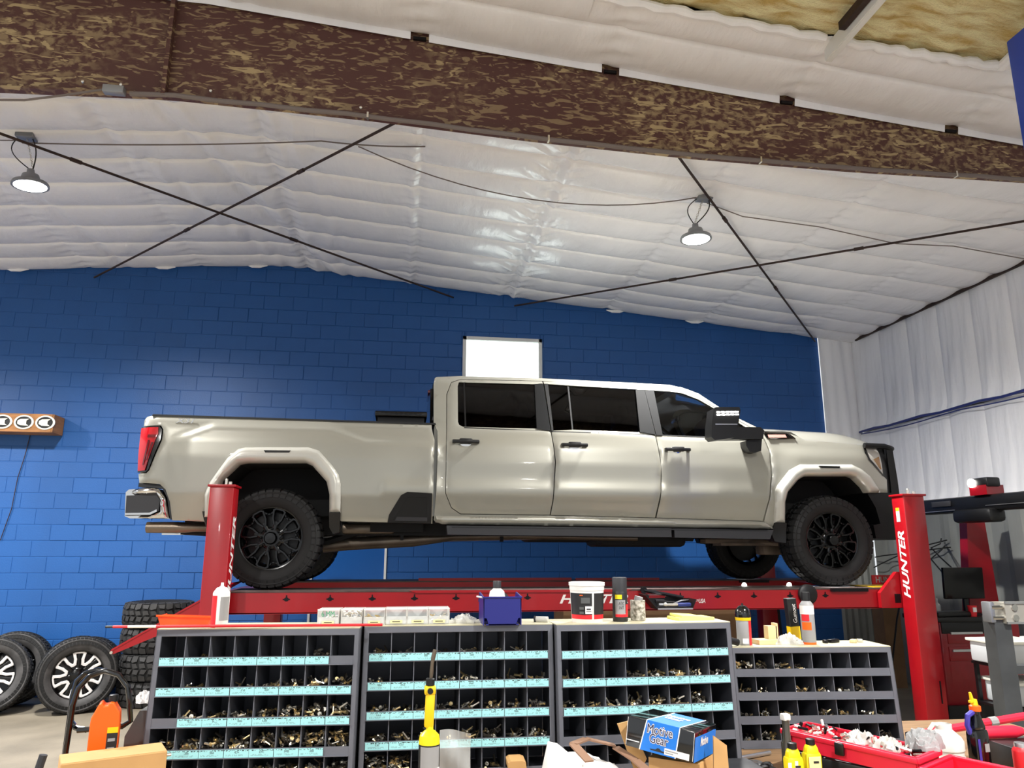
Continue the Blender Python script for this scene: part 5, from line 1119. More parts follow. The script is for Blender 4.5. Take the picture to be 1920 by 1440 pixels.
# six clear plastic bins
dl = ['clear plastic bin marked 6 MM in green', 'clear plastic bin heaped with white screws', 'clear plastic bin of mixed brass fittings', 'empty clear plastic bin next to the brass fittings', 'empty clear plastic bin farther from the brass fittings', 'clear plastic bin of silver washers beside the plastic bag']
for k, x in enumerate((-.318, -.214, -.112, -.013, .084, .182)):
    yaw = -.05 if k < 2 else 0; t = thing('clear_bin', dl[k], 'parts bin', (x, 3.60+(.01 if k < 2 else 0), TZ+(.002 if k > 2 else 0)), (0, 0, yaw), 'small clear bins on the bolt bins')
    mb = MB(); w_ = .096; mb.prism([(-w_/2+.004, 0), (w_/2-.004, 0), (w_/2, .035), (-w_/2, .035)], -.0, .003); mb.box((0, .07, .002), (w_-.008, .14, .003)); mb.box((0, .14, .034), (w_, .003, .068)); mb.build('tub', 'clear_plastic', t, None)
    for s in (-1, 1): mb = MB(); mb.add([(s*w_/2, 0, 0), (s*w_/2, .14, 0), (s*w_/2, .14, .068), (s*w_/2, .0, .068), (s*(w_/2-.003), 0, 0), (s*(w_/2-.003), .14, 0), (s*(w_/2-.003), .14, .068), (s*(w_/2-.003), 0, .068)], [(0, 1, 2, 3), (4, 7, 6, 5), (0, 3, 7, 4), (3, 2, 6, 7), (0, 4, 5, 1)]); mb.build('side', 'film_dense', t, None)
    mb = MB(); mb.box((0, .0, .0675), (w_, .004, .005)); mb.box((0, .07, .0675), (w_, .002, .003)); mb.build('rim', 'white_plastic', t, None)
    if k != 1: mb = MB(); mb.box((.0, -.002, .012), (.055, .001, .014)); lb = mb.build('paper_label', 'label_cream', t, None); mb = MB(); mb.box((0, -.003, .012), (.035, .0006, .003)); mb.build('label_text', 'dark_print', t, None)
    if k in (0, 1, 2, 5):
        rg = random.Random(40+k); mb = MB()
        for _ in range((26, 90, 34, 22)[(0, 1, 2, 5).index(k)]):
            a = Vector((rg.uniform(-.038, .038), rg.uniform(.01, .11), .006+rg.random()*(.055 if k == 1 else .03))); mb.slot(rg.choice((0, 0, 1))); d_ = Vector((rg.uniform(-1, 1), rg.uniform(-1, 1), rg.uniform(-.4, .4))).normalized()*rg.uniform(.008, .02)
            b_ = a+d_; b_.x = max(-.042, min(.042, b_.x)); b_.y = max(.006, min(.13, b_.y)); b_.z = max(.005, b_.z); mb.tube([a, b_], .0032, 5)
        o = mb.build('screws', ['white_plastic' if k < 2 else 'brass', 'zinc'], None, 30, kind='stuff', label=['white screws in the bin marked 6 MM', 'heap of white screws filling a clear bin', 'brass fittings in a clear bin', 'silver washers in a clear bin'][(0, 1, 2, 5).index(k)], cat='screws'); o.location = t.location; o.rotation_euler = t.rotation_euler
    if k == 0: textfit('6 MM', .058, .024, 'green_ink', t, Vector((0, -.004, .05)), RF, shear=-.1)
# blue tub with a bottle
bt = thing('blue_tub', 'dark blue plastic parts tub hanging over the bin edge', 'parts tub', (.467, 3.53, TZ-.001), (0, 0, 0)); mb = MB()
fr = [(-.062, 0), (.062, 0), (.072, .03), (.086, .034), (.088, .115), (.082, .122), (-.082, .122), (-.088, .115), (-.086, .034), (-.072, .03)]
mb.prism(fr, 0, .004)
for s in (-1, 1): mb.prism([(0, .0), (.2, .0), (.2, .09), (.16, .135), (.0, .122)], s*.084, s*.088, 'x')
mb.box((0, .1, .003), (.15, .2, .005)); mb.box((0, .2, .05), (.172, .004, .1)); mb.build('tub', 'blue_bin', bt, None); mb = MB(); mb.tube([(-.09, 0, .122), (.09, 0, .122)], .004, 6); mb.tube([(.088, 0, .122), (.088, .16, .135), (.088, .2, .092)], .004, 6); mb.tube([(-.088, 0, .122), (-.088, .16, .135), (-.088, .2, .092)], .004, 6); mb.build('rim', 'blue_bin', bt)
bo = thing('white_bottle', 'white squeeze bottle with dark cap standing in the blue tub', 'bottle', (.45, 3.60, TZ+.004)); mb = MB(); mb.lathe([(.036, 0), (.038, .01), (.038, .118), (.034, .14), (.02, .152), (.018, .156)], n=22); mb.build('body', 'white_plastic', bo); mb = MB(); mb.lathe([(.019, .154), (.019, .186), (.018, .188)], n=18); mb.build('cap', 'plastic_dark', bo)
mb = MB(); mb.lathe([(.045, 0), (.045, .02), (.02, .02), (.02, 0)], n=24, R=Matrix.Rotation(1.2, 3, 'X')); single(mb, 'tape_roll', 'plastic_black', 'black tape roll standing in the blue tub behind the bottle', 'tape', (.475, 3.68, TZ+.09))
mb = MB(); mb.tube([(-.08, 0, .09), (.06, .01, .06)], .004, 6); single(mb, 'white_stick', 'white_plastic', 'thin white stick leaning out of the blue tub', 'stick', (.43, 3.56, TZ+.035))
vl = thing('glass_vial', 'small clear tube lying on its side by the bucket', 'tube', (.67, 3.64, TZ+.014), (0, 0, -.45)); mb = MB(); mb.tube([(-.03, 0, 0), (.03, 0, 0)], .013, 14); mb.build('body', 'film_dense', vl); mb = MB(); mb.tube([(-.037, 0, 0), (-.028, 0, 0)], .014, 14); mb.build('cap', 'plastic_dark', vl)
# bucket
bk = thing('white_bucket', 'white plastic bucket with black and red printed wrap', 'bucket', (.891, 3.64, TZ-.003)); mb = MB(); mb.lathe([(.071, 0), (.074, .004), (.081, .15), (.083, .15), (.084, .17), (.087, .171), (.087, .186), (.08, .187)], n=36); mb.build('pail', 'white_plastic', bk)
def wrap(m, z0, z1, a0, a1, nm='print_band'): mb = MB(); mb.grid(lambda u, v: ((.0745+.007*(z0+(z1-z0)*v)/.15)*math.cos(a0+(a1-a0)*u), (.0745+.007*(z0+(z1-z0)*v)/.15)*math.sin(a0+(a1-a0)*u), z0+(z1-z0)*v), 18, 1); return mb.build(nm, m, bk)
wrap('dark_print', .04, .138, PI*1.0, PI*1.52); wrap('dark_print', .04, .138, PI*1.56, PI*2.0); wrap('red_print', .02, .04, PI*1.0, PI*1.52); wrap('red_print', .02, .04, PI*1.56, PI*2.0)
mb = MB(); mb.box((-.012, -.0785, .062), (.032, .002, .034)); mb.build('bucket_label', 'decal_white', bk); 
for zb, xb, wb, hb, mm in ((.128, -.03, .045, .004, 'orange'), (.105, -.026, .042, .026, 'steel_grey'), (.07, -.044, .02, .012, 'steel_grey'), (.05, -.044, .02, .01, 'steel_grey')):
    mb = MB(); mb.box((xb, -.0765-.0 if xb > -.03 else -.0715, zb), (wb, .003, hb), (0, 0, -.35 if xb < -.03 else -.25)); mb.build('print_block', mm, bk, None)
mb = MB(); mb.box((-.012, -.0802, .066), (.02, .001, .006)); mb.box((-.012, -.0802, .056), (.024, .001, .002)); mb.build('label_lines', 'dark_print', bk, None)
cu = thing('splattered_cup', 'paint-splattered pale cup with a roll inside', 'cup', (1.155, 3.68, TZ)); mb = MB(); mb.lathe([(.033, 0), (.036, .004), (.036, .095), (.033, .096), (.031, .02)], n=22, caps=False); mb.lathe([(.0, .0), (.034, .0)], n=22); mb.build('cup', 'splatter', cu); mb = MB(); mb.tube([(-.005, 0, .06), (.006, -.005, .112)], .021, 14); mb.build('roll', 'rag_grey', cu)
mb = MB(); mb.box((0, 0, .009), (.19, .13, .014), (0, 0, .1)); mb.box((-.02, .0, .019), (.12, .12, .010), (.04, .06, .15)); single(mb, 'yellow_cloth', 'cloth_yellow', 'folded pale yellow cloth on the bolt bin', 'cloth', (1.43, 3.70, TZ-.002), smooth=None)
# ================================================================ things on the bench front
tor = thing('propane_torch', 'yellow propane torch with bent nozzle standing on the bench', 'torch', (.130, 3.1, BZ), (0, 0, 0))
mb = MB(); mb.lathe([(.036, 0), (.040, .006), (.040, .255), (.037, .275), (.022, .29), (.014, .294), (.014, .31)], n=28); mb.build('cylinder', 'yellow_lemon', tor)
mb = MB(); mb.grid(lambda u, v: (.0405*math.cos(u*2*PI), .0405*math.sin(u*2*PI), .13+.115*v), 28, 1); mb.build('label_wrap', 'dark_print', tor)
for z0, z1, m_, a0, a1 in ((.165, .24, 'grey_print', 1.2, 1.85), (.155, .166, 'decal_white', 1.3, 1.9), (.132, .15, 'decal_white', 1.6, 1.8)):
    mb = MB(); mb.grid(lambda u, v: (.041*math.cos(PI*(a0+(a1-a0)*u)), .041*math.sin(PI*(a0+(a1-a0)*u)), z0+(z1-z0)*v), 12, 1); mb.build('label_panel', m_, tor)
mb = MB(); mb.box((-.002, 0, .365), (.036, .03, .125), (0, .03, 0), bev=.008); mb.box((-.002, -.0, .437), (.044, .034, .035), bev=.008); mb.build('valve_body', 'yellow', tor)
mb = MB(); mb.lathe([(.011, 0), (.011, .02)], (-.002, -.012, .437), 14, RXM); mb.lathe([(.017, .455), (.017, .478), (.014, .48)], (-.002, 0, 0), 16); mb.build('knob', 'plastic_black', tor)
mb = MB(); mb.tube([(.0, 0, .478), (.002, 0, .50), (.004, 0, .535), (.008, 0, .56), (.014, 0, .585)], [.006, .008, .007, .009, .008], 10); mb.build('nozzle', 'exhaust', tor)
mb = MB(); mb.grid(lambda u, v: (.0+.13*u, .02*math.sin(u*5)+.012*math.sin(v*6+u*4), .001+.225*v-.012*u*v), 14, 14); single(mb, 'zip_bag', 'film', 'clear zip bag standing against the bolt bin beside the torch', 'plastic bag', (.185, 3.40, BZ), smooth=60)
mb = MB(); mb.prism([(-.04, 0), (.04, 0), (.036, .028), (.02, .034), (-.03, .034), (-.042, .026)], -.03, .05); single(mb, 'card_scrap', 'cardboard', 'small torn cardboard box in the bottom bin row', 'cardboard', (.528, 3.50, BZ+.045), (.1, 0, 0), smooth=None)

# packing paper and the gear box
pp = thing('paper_packaging', 'crumpled white packing paper with brown paper strips', 'packing paper', (.80, 3.02, BZ)); rg = random.Random(12)
hts = [[rg.random() for _ in range(9)] for _ in range(7)]
mb = MB(); mb.grid(lambda u, v: (-.22+.34*u, -.2+.36*v, .04+.17*(1-abs(2*u-1)**4)*(1-.25*v)*(1-.3*u)+.03*hts[int(v*6)][int(u*8)]), 16, 12); mb.box((-.05, -.02, .05), (.30, .3, .1)); mb.build('white_paper', 'paper_white', pp, None)
mb = MB(); mb.box((-.2, -.06, .125), (.04, .3, .22), (0, .25, .1)); mb.build('folded_flap', 'paper_white', pp, None)
for pts in ([(-.10, -.15, .22), (-.13, -.02, .25), (-.06, .05, .25), (.05, .04, .225)], [(.05, .03, .22), (.10, -.06, .195), (.12, -.17, .18)]):
    for p, q in zip(pts, pts[1:]): mb = MB(); mb.bar(p, q, .035, .006); mb.build('brown_strip', 'paper_brown', pp, None)
# carton behind the gear box
cbx = thing('open_carton', 'open brown carton holding up the blue gear box', 'carton', (1.09, 3.03, BZ)); mb = MB(); mb.box((.02, 0, .095), (.20, .20, .19), (0, 0, -.68)); mb.build('carton_body', 'cardboard', cbx, None)
mb = MB(); mb.prism([(.085, .005), (.16, .0), (.15, .25), (.10, .285)], -.13, -.122); mb.build('flap', 'cardboard', cbx, None); mb = MB(); mb.prism([(-.15, .10), (-.11, .17), (-.175, .31), (-.225, .30)], .04, .047); mb.build('flap', 'cardboard', cbx, None)
gR = Matrix(((.768, .627, .1306), (-.6312, .7755, -.0121), (-.1088, -.0732, .9914)))
gx = thing('gear_box_carton', 'glossy blue and black printed gear box tilted on the bench', 'printed box', (1.067, 3.018, 1.098)); gx.rotation_euler = gR.to_euler()
w_, d_, h_ = .265, .27, .108
mb = MB(); mb.box((0, 0, 0), (w_, d_, h_), bev=.004); mb.build('carton', 'gloss_black', gx, 30)
mb = MB(); mb.prism([(-.075, -h_/2), (.065, -h_/2), (.075, h_/2), (-.055, h_/2)], -d_/2-.0012, -d_/2); mb.prism([(-.055, -d_/2), (.075, -d_/2), (.09, d_/2), (-.04, d_/2)], h_/2, h_/2+.0012, 'z'); mb.box((w_/2+.0006, 0, -.01), (.0012, d_*.96, h_*.8)); mb.build('blue_panel', 'blue_print', gx, None)
mb = MB()
for a in ((-.075, -.055), (.065, .075)): mb.bar((a[0], -d_/2-.0016, -h_/2), (a[1], -d_/2-.0016, h_/2), .001, .004, (1, 0, 0))
for a in ((-.055, -.04), (.075, .09)): mb.bar((a[0], -d_/2, h_/2+.0016), (a[1], d_/2, h_/2+.0016), .004, .001)
for s in (-1, 1): mb.bar((s*w_/2*.985, -d_/2-.0008, -h_/2*.9), (s*w_/2*.985, -d_/2-.0008, h_/2*.9), .002, .001)
mb.bar((-.13, -d_/2-.0008, -.03), (-.078, -d_/2-.0008, -.03), .001, .003); mb.build('white_edge', 'decal_white', gx, None)
for b_, m_, e in ((.045, 'decal_white', .002), (.0, 'navy', .003)):
    textfit('Motive', .098, .032, m_, gx, Vector((.0, -d_/2-.0012, .028)), RF, extrude=e, bold=b_); textfit('Gear', .072, .032, m_, gx, Vector((-.002, -d_/2-.0012, -.004)), RF, extrude=e, bold=b_)
textfit('Motive', .09, .04, 'decal_white', gx, Vector((.01, .05, h_/2+.0012)), Matrix.Identity(3), bold=.03); textfit('Gear', .07, .04, 'decal_white', gx, Vector((.005, -.0, h_/2+.0012)), Matrix.Identity(3), bold=.03); textfit('Motive', .09, .03, 'decal_white', gx, Vector((w_/2+.0014, -.02, .012)), basis((0, 1, 0), (0, 0, 1)), bold=.03)
mb = MB(); mb.box((.07, -d_/2-.002, -.038), (.095, .001, .022)); mb.build('shipping_label', 'decal_white', gx, None); mb = MB(); mb.box((.05, -d_/2-.0028, -.034), (.05, .001, .004)); mb.box((.042, -d_/2-.0028, -.042), (.03, .001, .003)); mb.build('label_lines', 'grey_print', gx, None)
mb = MB(); mb.prism([(-.035, -.042), (-.012, -.04), (-.005, -.034), (.003, -.034), (.01, -.04), (.035, -.042), (.03, -.046), (-.03, -.046)], -d_/2-.002, -d_/2-.001); mb.build('hang_slot', 'dark_print', gx, None)
mb = MB(); mb.box((0, 0, .05), (.26, .26, .1), bev=.03); single(mb, 'black_bag', 'plastic_dark', 'soft black bag lying beside the open carton', 'bag', (1.39, 3.19, BZ), smooth=40)
rl = thing('red_logo_cloth', 'black cloth with curved red lettering shapes on the bench', 'cloth', (1.59, 3.23, BZ)); mb = MB(); mb.box((0, 0, .02), (.13, .16, .04), bev=.015); mb.build('cloth', 'plastic_black', rl)
for k in range(3): mb = MB(); mb.prism([(-.07+.03*k, .07-.03*k), (-.045+.03*k, .065-.03*k), (.0+.025*k, -.02-.02*k), (-.02+.025*k, -.03-.02*k)], .041, .0425, 'z'); mb.build('red_shape', 'red_print', rl, None)
# wrench set and rods near the short bin
mb = MB(); mb.tube([(1.60, 3.62, BZ+.012), (1.80, 3.70, BZ+.012)], .010, 10); single(mb, 'steel_rod', 'alu', 'polished steel rod on the bench by the shorter bolt bin', 'rod')
mb = MB(); mb.tube([(1.64+.045*math.cos(a), 3.46+.03*math.sin(a), BZ+.02+.006*math.sin(3*a)) for a in [k*PI/8 for k in range(17)]], .009, 6); mb.tube([(1.66, 3.435, BZ+.02), (1.675, 3.40, BZ+.02), (1.685, 3.37, BZ+.012)], .009, 6); single(mb, 'coiled_cable', 'plastic_black', 'small coil of black cable on the wooden bench', 'cable')
mb = MB(); mb.lathe([(.035, 0), (.035, .02), (.018, .02), (.018, 0)], n=22, caps=False); single(mb, 'bearing_ring', 'alu', 'bright bearing ring beside the coiled cable', 'ring', (1.64, 3.53, BZ))
# yellow bottles, dark tube
for k, (x, y) in enumerate(((1.554, 3.0), (1.659, 3.05))):
    t = thing('yellow_bottle', ['yellow square bottle with white stripes under the dark tube', 'yellow square bottle with pale label beside the red case'][k], 'bottle', (x, y, BZ))
    mb = MB(); mb.box((0, 0, .09), (.072, .05, .18), bev=.016); mb.box((0, 0, .185), (.066, .046, .05), bev=.016, taper=.72); mb.build('body', 'yellow_lemon', t, 40)
    mb = MB(); mb.box((0, -.0255, .13), (.05 if k else .012, .002, .07)); (mb.box((-.028, -.0255, .12), (.014, .002, .08)) if not k else None); mb.build('label', 'label_cream' if k else 'decal_white', t, None)
    mb = MB(); mb.box((.005, -.027, .145), (.022, .001, .008)); mb.build('label_text', 'dark_print', t, None)
    mb = MB(); mb.lathe([(.018, .205), (.018, .225), (.015, .227)], n=16); mb.build('cap', 'plastic_black', t)
dt = thing('dark_tube', 'tall dark glass tube with a white cap behind the yellow bottles', 'tube', (1.585, 3.1, BZ)); mb = MB(); mb.lathe([(.024, 0), (.024, .20), (.016, .215), (.015, .29)], n=18); mb.build('body', 'smoke_glass', dt); mb = MB(); mb.box((0, 0, .30), (.034, .03, .026), (0, 0, .2), bev=.005); mb.build('cap', 'white_plastic', dt)
# red tool case with its lid half
rc = thing('red_case', 'open red plastic organizer case full of small parts', 'tool case', (1.945, 3.185, BZ+.115), (0, .02, -1.02))
L_, W_, H_ = .56, .20, .075
mb = MB()
mb.box((0, 0, .004), (L_-.03, W_-.03, .008))
for s in (-1, 1): mb.box((0, s*W_/2, H_/2), (L_, .01, H_)); mb.box((s*L_/2, 0, H_/2), (.01, W_, H_))
for s in (-1, 1): mb.box((0, s*(W_/2+.006), H_-.012), (L_+.02, .022, .02), bev=.004); mb.box((s*(L_/2+.006), 0, H_-.012), (.022, W_+.02, .02), bev=.004)
mb.build('case_tray', 'red_plastic', rc, 30)
for x in (-.26, -.02): mb = MB(); mb.box((x, -W_/2-.016, H_-.03), (.04, .016, .05), bev=.005); mb.build('latch', 'plastic_black', rc)
for x, y in ((-.15, 0), (.05, 0), (.19, 0)): mb = MB(); mb.box((x, y, .034), (.005, W_-.02, .055)); mb.build('divider', 'red_plastic', rc, None)
rc2 = thing('red_organizer', 'red open half of the organizer case lying under the grey rag', 'tool case', (2.228, 2.757, BZ+.082), (0, .02, -1.02)); mb = MB(); mb.box((0, 0, .004), (.40, .26, .008))
for s in (-1, 1): mb.box((0, s*.135, .035), (.41, .01, .07)); mb.box((s*.2, 0, .035), (.01, .26, .07)); mb.box((0, s*.14, .064), (.43, .022, .016), bev=.004); mb.box((s*.206, 0, .064), (.022, .29, .016), bev=.004)
mb.build('lid_tray', 'red_plastic', rc2, 30)
rg = random.Random(77); mb = MB()
for _ in range(150):
    a = Vector((rg.uniform(-.26, .26), rg.uniform(-.085, .085), .02+rg.random()*.06)); mb.slot(rg.choice((0, 0, 1, 2))); d_ = Vector((rg.uniform(-1, 1), rg.uniform(-1, 1), rg.uniform(-.4, .4))).normalized()*rg.uniform(.015, .05)
    b_ = a+d_; b_.x = max(-.27, min(.27, b_.x)); b_.y = max(-.092, min(.092, b_.y)); b_.z = max(b_.z, .012); mb.tube([a, b_], rg.choice((.004, .006, .008)), 6)
o = mb.build('case_contents', ['zinc', 'tool_dark', 'white_plastic'], None, 30, kind='stuff', label='small bright parts heaped in the open red case', cat='hardware'); o.location = rc.location; o.rotation_euler = rc.rotation_euler
for k, (x, y, s) in enumerate(((1.95, 3.17, .10), (2.01, 3.06, .09))): blob('parts_bag', 'film_dense', ['crumpled clear bag of parts in the middle of the red case', 'crumpled clear bag of parts by the red case hinge'][k], 'plastic bag', (x, y, BZ+.165-.005*k), (s*1.3, s, .06), 30+k)
blob('grey_rag', 'rag_grey', 'crumpled grey rag draped on the red case beside the white jug', 'rag', (2.15, 3.03, BZ+.18), (.15, .12, .075), 21, sharp=.22)
mb = MB(); mb.box((0, 0, .055), (.52, .22, .11), bev=.012); single(mb, 'black_tool_case', 'plastic_black', 'flat black tool case supporting the open red case', 'tool case', (1.945, 3.185, BZ), (0, 0, -1.02))
mb = MB(); mb.box((0, 0, .04), (.30, .22, .08), bev=.012); single(mb, 'dark_carton', 'plastic_dark', 'dark low carton under the red lid half', 'carton', (2.258, 2.715, BZ), (0, 0, -1.02))
# jug, spout bottle
jg = thing('white_jug', 'round white plastic jug with a wide neck behind the red case', 'jug', (2.575, 3.48, BZ)); jg.scale = (.87, .87, .9); mb = MB(); mb.lathe([(.08, 0), (.09, .008), (.091, .03), (.086, .035), (.086, .06), (.091, .065), (.091, .105), (.08, .125), (.045, .155), (.04, .16), (.04, .185), (.034, .187), (.034, .16)], n=32, caps=False); mb.lathe([(0, 0), (.08, 0)], n=32); mb.build('body', 'jug_white', jg, 40); mb = MB(); mb.tube([(-.07, 0, .12), (-.085, 0, .16), (-.06, 0, .185), (-.038, 0, .18)], .011, 8); mb.build('handle', 'jug_white', jg)
sb = thing('spout_bottle', 'black oil bottle with purple handle and yellow spout', 'bottle', (2.525, 3.2, BZ), (0, 0, .2)); sb.scale = (.86, .9, .95); mb = MB(); mb.box((0, 0, .11), (.104, .06, .22), bev=.02); mb.box((.006, 0, .255), (.09, .052, .09), bev=.018, taper=.42); mb.lathe([(.02, .28), (.02, .30)], (.006, 0, 0), 16); mb.build('body', 'gloss_black', sb, 40)
mb = MB(); mb.tube([(-.045, 0, .2), (-.06, 0, .235), (-.05, 0, .275), (-.012, 0, .29)], .013, 8); mb.build('handle', 'purple', sb); mb = MB(); mb.lathe([(.027, .295), (.027, .315), (.02, .32)], (.006, 0, 0), 18); mb.build('collar', 'orange', sb); mb = MB(); mb.lathe([(.017, .318), (.013, .345)], (.006, 0, 0), 14); mb.box((-.012, 0, .335), (.03, .016, .012), bev=.003); mb.tube([(-.008, 0, .335), (-.012, 0, .36), (-.016, 0, .375)], [.01, .008, .006], 8); mb.build('spout', 'yellow', sb)
mb = MB(); mb.box((.02, -.031, .14), (.03, .001, .035)); mb.build('label_patch', 'grey_print', sb, None); mb = MB(); mb.box((-.03, -.0305, .12), (.016, .001, .12)); mb.build('label_stripe', 'purple', sb, None)
# red poles (floor jack handle) resting across the bench end, and clutter
jp = thing('jack_handle', 'long red jack handle lying across the end of the bench', 'jack handle', (2.51, 3.62, BZ+.087)); mb = MB(); mb.tube([(0, 0, .0), (.28, 0, .031), (.62, 0, .069), (1.0, 0, .11)], .019, 10); mb.build('pole', 'red_plastic', jp); mb = MB(); mb.tube([(-.03, 0, -.004), (.005, 0, 0)], .02, 10); mb.build('grip', 'plastic_black', jp); mb = MB(); mb.tube([(.42, 0, .047), (.46, 0, .051)], .023, 10); mb.build('tape_wrap', 'rag_grey', jp)
mb = MB(); mb.tube([(0, 0, 0), (.16, -.02, .005), (.2, -.02, .006)], [.028, .028, .018], 12); single(mb, 'red_tube', 'red_plastic', 'short thick red tube lying below the red jack handle', 'tube', (2.70, 3.40, BZ+.14))
can('red_aerosol', 'small red aerosol can among the clutter at the bench end', (2.66, 3.12, BZ), .035, .13, 'red_print', [(.02, .11, 'grey_print', PI*1.5, PI*1.8)], ('alu', .7, .03))
for k, (x, y, w_, d_, h_, m_, nm, lb) in enumerate(((2.85, 3.25, .3, .25, .12, 'plastic_black', 'black_case', 'low black case under the red tube'), (2.92, 3.0, .12, .08, .10, 'white_plastic', 'white_carton', 'small white carton at the bench end'), (2.72, 2.98, .07, .06, .08, 'orange', 'orange_clamp', 'small orange clamp among the bench clutter'), (2.64, 3.62, .09, .08, .078, 'cardboard', 'cardboard_block', 'tan cardboard block under the red jack handle'), (3.05, 3.7, .35, .26, .03, 'steel_grey', 'steel_plate', 'grey steel plate lying under the jack handle'))):
    mb = MB(); mb.box((0, 0, h_/2), (w_, d_, h_), (0, 0, .2*k), bev=.008); single(mb, nm, m_, lb, nm.split('_')[-1], (x, y, BZ))
rg = random.Random(5)
for k, (x, y) in enumerate(((2.42, 3.32), (2.43, 3.42), (2.66, 3.36), (2.74, 3.78), (2.58, 3.04), (2.45, 3.66))):
    mb = MB(); a = rg.random()*3; L_ = .035+.02*rg.random(); mb.tube([(-L_*math.cos(a), -L_*math.sin(a), .0), (L_*math.cos(a), L_*math.sin(a), .004)], .008, 8)
    single(mb, 'loose_tool', ['zinc', 'tool_dark', 'alu', 'brass'][k % 4], ['short', 'long', 'stubby', 'thin', 'bent', 'stout', 'slim', 'plain', 'worn'][k]+' '+['silver', 'black', 'polished', 'brass'][k % 4]+' rod in the clutter by the jack handle', 'tool', (x, y, BZ+.008))
# grey steel stand with hose clamps beyond the bench, white tubs behind it
st = thing('steel_stand', 'grey square-tube steel stand with bright clamps', 'steel stand', (4.0, 4.6, 0))
mb = MB(); mb.box((-.13, 0, .69), (.12, .10, 1.38)); mb.build('upright', 'steel_grey', st, None); mb = MB(); mb.box((.9, 0, .69), (.12, .10, 1.38)); mb.build('upright', 'steel_grey', st, None); mb = MB(); mb.box((.4, -.02, 1.405), (1.05, .12, .13)); mb.build('top_rail', 'galv_dull', st, None)
mb = MB(); mb.box((.4, -.083, 1.47), (1.05, .01, .015)); mb.box((.4, -.083, 1.345), (1.05, .01, .015)); mb.build('rail_edge', 'alu', st, None)
mb = MB(); mb.box((.4, 0, 1.05), (1.0, .07, .05)); mb.build('cross_rail', 'steel_grey', st, None)
for z in (1.44, 1.375):
    mb = MB(); mb.tube([(-.21, -.06, z), (-.06, -.06, z)], .014, 8); mb.lathe([(.022, 0), (.022, .02)], (-.06, -.07, z), 8, RXM); mb.build('clamp_bolt', 'chrome', st)
mb = MB(); mb.box((-.205, -.03, 1.41), (.035, .08, .13), bev=.008); mb.build('clamp_plate', 'galv', st)
for k, (x, z, w_) in enumerate(((5.20, .855, .44), (5.72, .855, .40), (5.27, .53, .38), (5.70, .53, .4))):
    t = thing('white_tub', ['white storage tub on the shelf left of its neighbour, upper level', 'white storage tub on the upper level by the stand', 'white storage tub on the lower level, deeper', 'white storage tub on the lower level by the stand'][k], 'tub', (x, 6.1, z), group='white tubs behind the stand'); mb = MB(); mb.box((0, 0, .09), (w_, .35, .17), bev=.02); mb.build('tub', 'tub_white', t, 40); mb = MB(); mb.box((0, 0, .185), (w_+.04, .39, .025), bev=.006); mb.build('lid', 'cream', t, 40)
ut = thing('tub_rack', 'dark metal rack carrying the white storage tubs', 'rack', (5.45, 6.1, 0)); mb = MB(); mb.box((.05, 0, .845), (1.0, .4, .02)); mb.box((.05, 0, .52), (1.0, .4, .02)); mb.build('shelf', 'steel_black', ut, None)
for x in (-.42, .52):
    for y in (-.18, .18): mb = MB(); mb.box((x, y, .43), (.03, .03, .86)); mb.build('leg', 'steel_black', ut, None)

# ================================================================ cart goods at the left end of the bench
hp = thing('tube_handle', 'black bent-tube double handle standing behind the cardboard box', 'handle', (-1.12, 3.44, BZ))
def loop(x0, x1, zt, y, r=.10):
    pts = [(x0-.01, y, 0), (x0, y, zt-r*1.3)]; 
    for k in range(7): a = PI-k*PI/6; pts.append(((x0+x1)/2+(x1-x0)/2*math.cos(a), y, zt-r*1.2+r*1.2*math.sin(a)))
    return pts+[(x1, y, zt-r*1.3), (x1+.01, y, .27), (x1-.02, y, .25), (x0+.03, y, .24)]
mb = MB(); mb.tube(loop(-.205, .018, .47, .09, .11), .011, 10); mb.build('front_loop', 'gloss_black', hp); mb = MB(); mb.tube([(-.245, .17, 0), (-.24, .17, .36), (-.23, .17, .42), (-.20, .17, .45), (-.15, .17, .462), (-.09, .17, .45)], .011, 10); mb.tube([(-.24, .17, .30), (-.225, .15, .26), (-.19, .11, .245), (-.14, .09, .24)], .011, 8); mb.build('rear_loop', 'gloss_black', hp)
oj = thing('orange_jug', 'bright orange jug with black cap and dark label', 'jug', (-1.155, 3.43, BZ), (0, 0, .25)); oj.scale = (.86, .9, .95); 
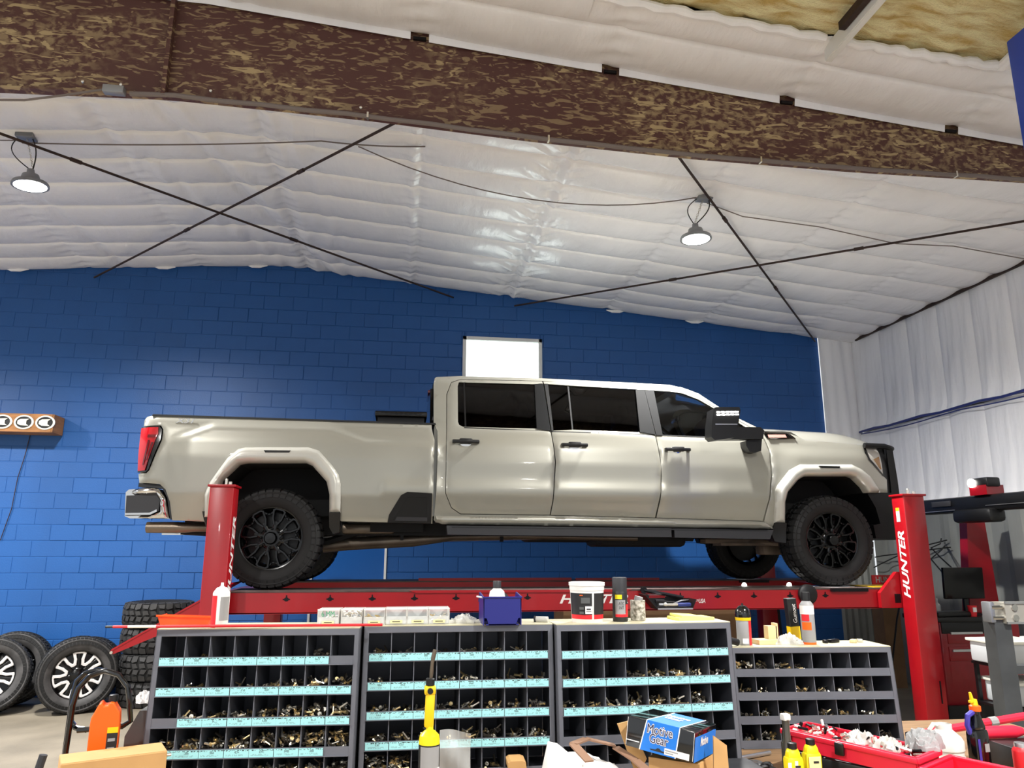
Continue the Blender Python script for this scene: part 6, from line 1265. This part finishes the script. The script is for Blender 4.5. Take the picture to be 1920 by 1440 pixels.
body = [(-.062, 0), (.062, 0), (.062, .30), (.058, .345), (.03, .385), (.012, .388), (.005, .375), (-.012, .375), (-.02, .388), (-.032, .385), (-.06, .33), (-.062, .30)]
mb = MB(); mb.prism(body, -.042, .042); oj_b = mb.build('body', 'orange', oj, None); bv = oj_b.modifiers.new('bevel', 'BEVEL'); bv.width = .012; bv.segments = 3
mb = MB(); mb.lathe([(.02, .385), (.02, .41), (.017, .412)], (.022, 0, 0), 18); mb.build('cap', 'plastic_black', oj); mb = MB(); mb.box((.036, -.0425, .19), (.045, .002, .16)); mb.build('label', 'dark_print', oj, None); mb = MB(); mb.box((.036, -.0435, .278), (.045, .002, .022)); mb.build('label_band', 'yellow', oj, None)
for k in range(3): mb = MB(); mb.box((.034, -.044, .24-.035*k), (.03, .001, .012)); mb.build('label_text', 'grey_print', oj, None)
cd = thing('cardboard_box', 'plain tan cardboard box in front of the orange jug', 'cardboard box', (-1.045, 3.225, BZ), (0, 0, .42)); mb = MB(); mb.box((0, 0, .11), (.35, .15, .22), bev=.003); mb.build('carton', 'cardboard', cd, None); mb = MB(); mb.box((0, -.0, .2205), (.346, .146, .002)); mb.build('top_flap', 'cardboard', cd, None); mb = MB(); mb.lathe([(.006, 0), (.006, .02)], (.173, -.05, .20), 8, Matrix.Rotation(PI/2, 3, 'Y')); mb.lathe([(.012, 0), (.01, .006)], (.10, -.074, .16), 10, RXM); mb.build('box_pin', 'zinc', cd)
mb = MB(); mb.tube([(0, 0, 0), (.0, 0, .12), (.035, .01, .295)], .013, 10); single(mb, 'rubber_grip', 'plastic_dark', 'grey rubber grip of a handle left of the cardboard box', 'grip', (-1.20, 2.9, BZ))
mb = MB(); mb.prism([(-.05, 0), (.03, 0), (.03, .30), (.0, .30), (-.05, .20)], -.1, .1); single(mb, 'grey_bracket', 'steel_grey', 'grey steel bracket against the end of the leftmost bin', 'bracket', (-1.075, 3.68, BZ), smooth=None)
blob('white_rag', 'paper_white', 'small white rag tucked by the end of the leftmost bin', 'rag', (-1.10, 3.76, BZ+.30), (.09, .07, .05), 61)
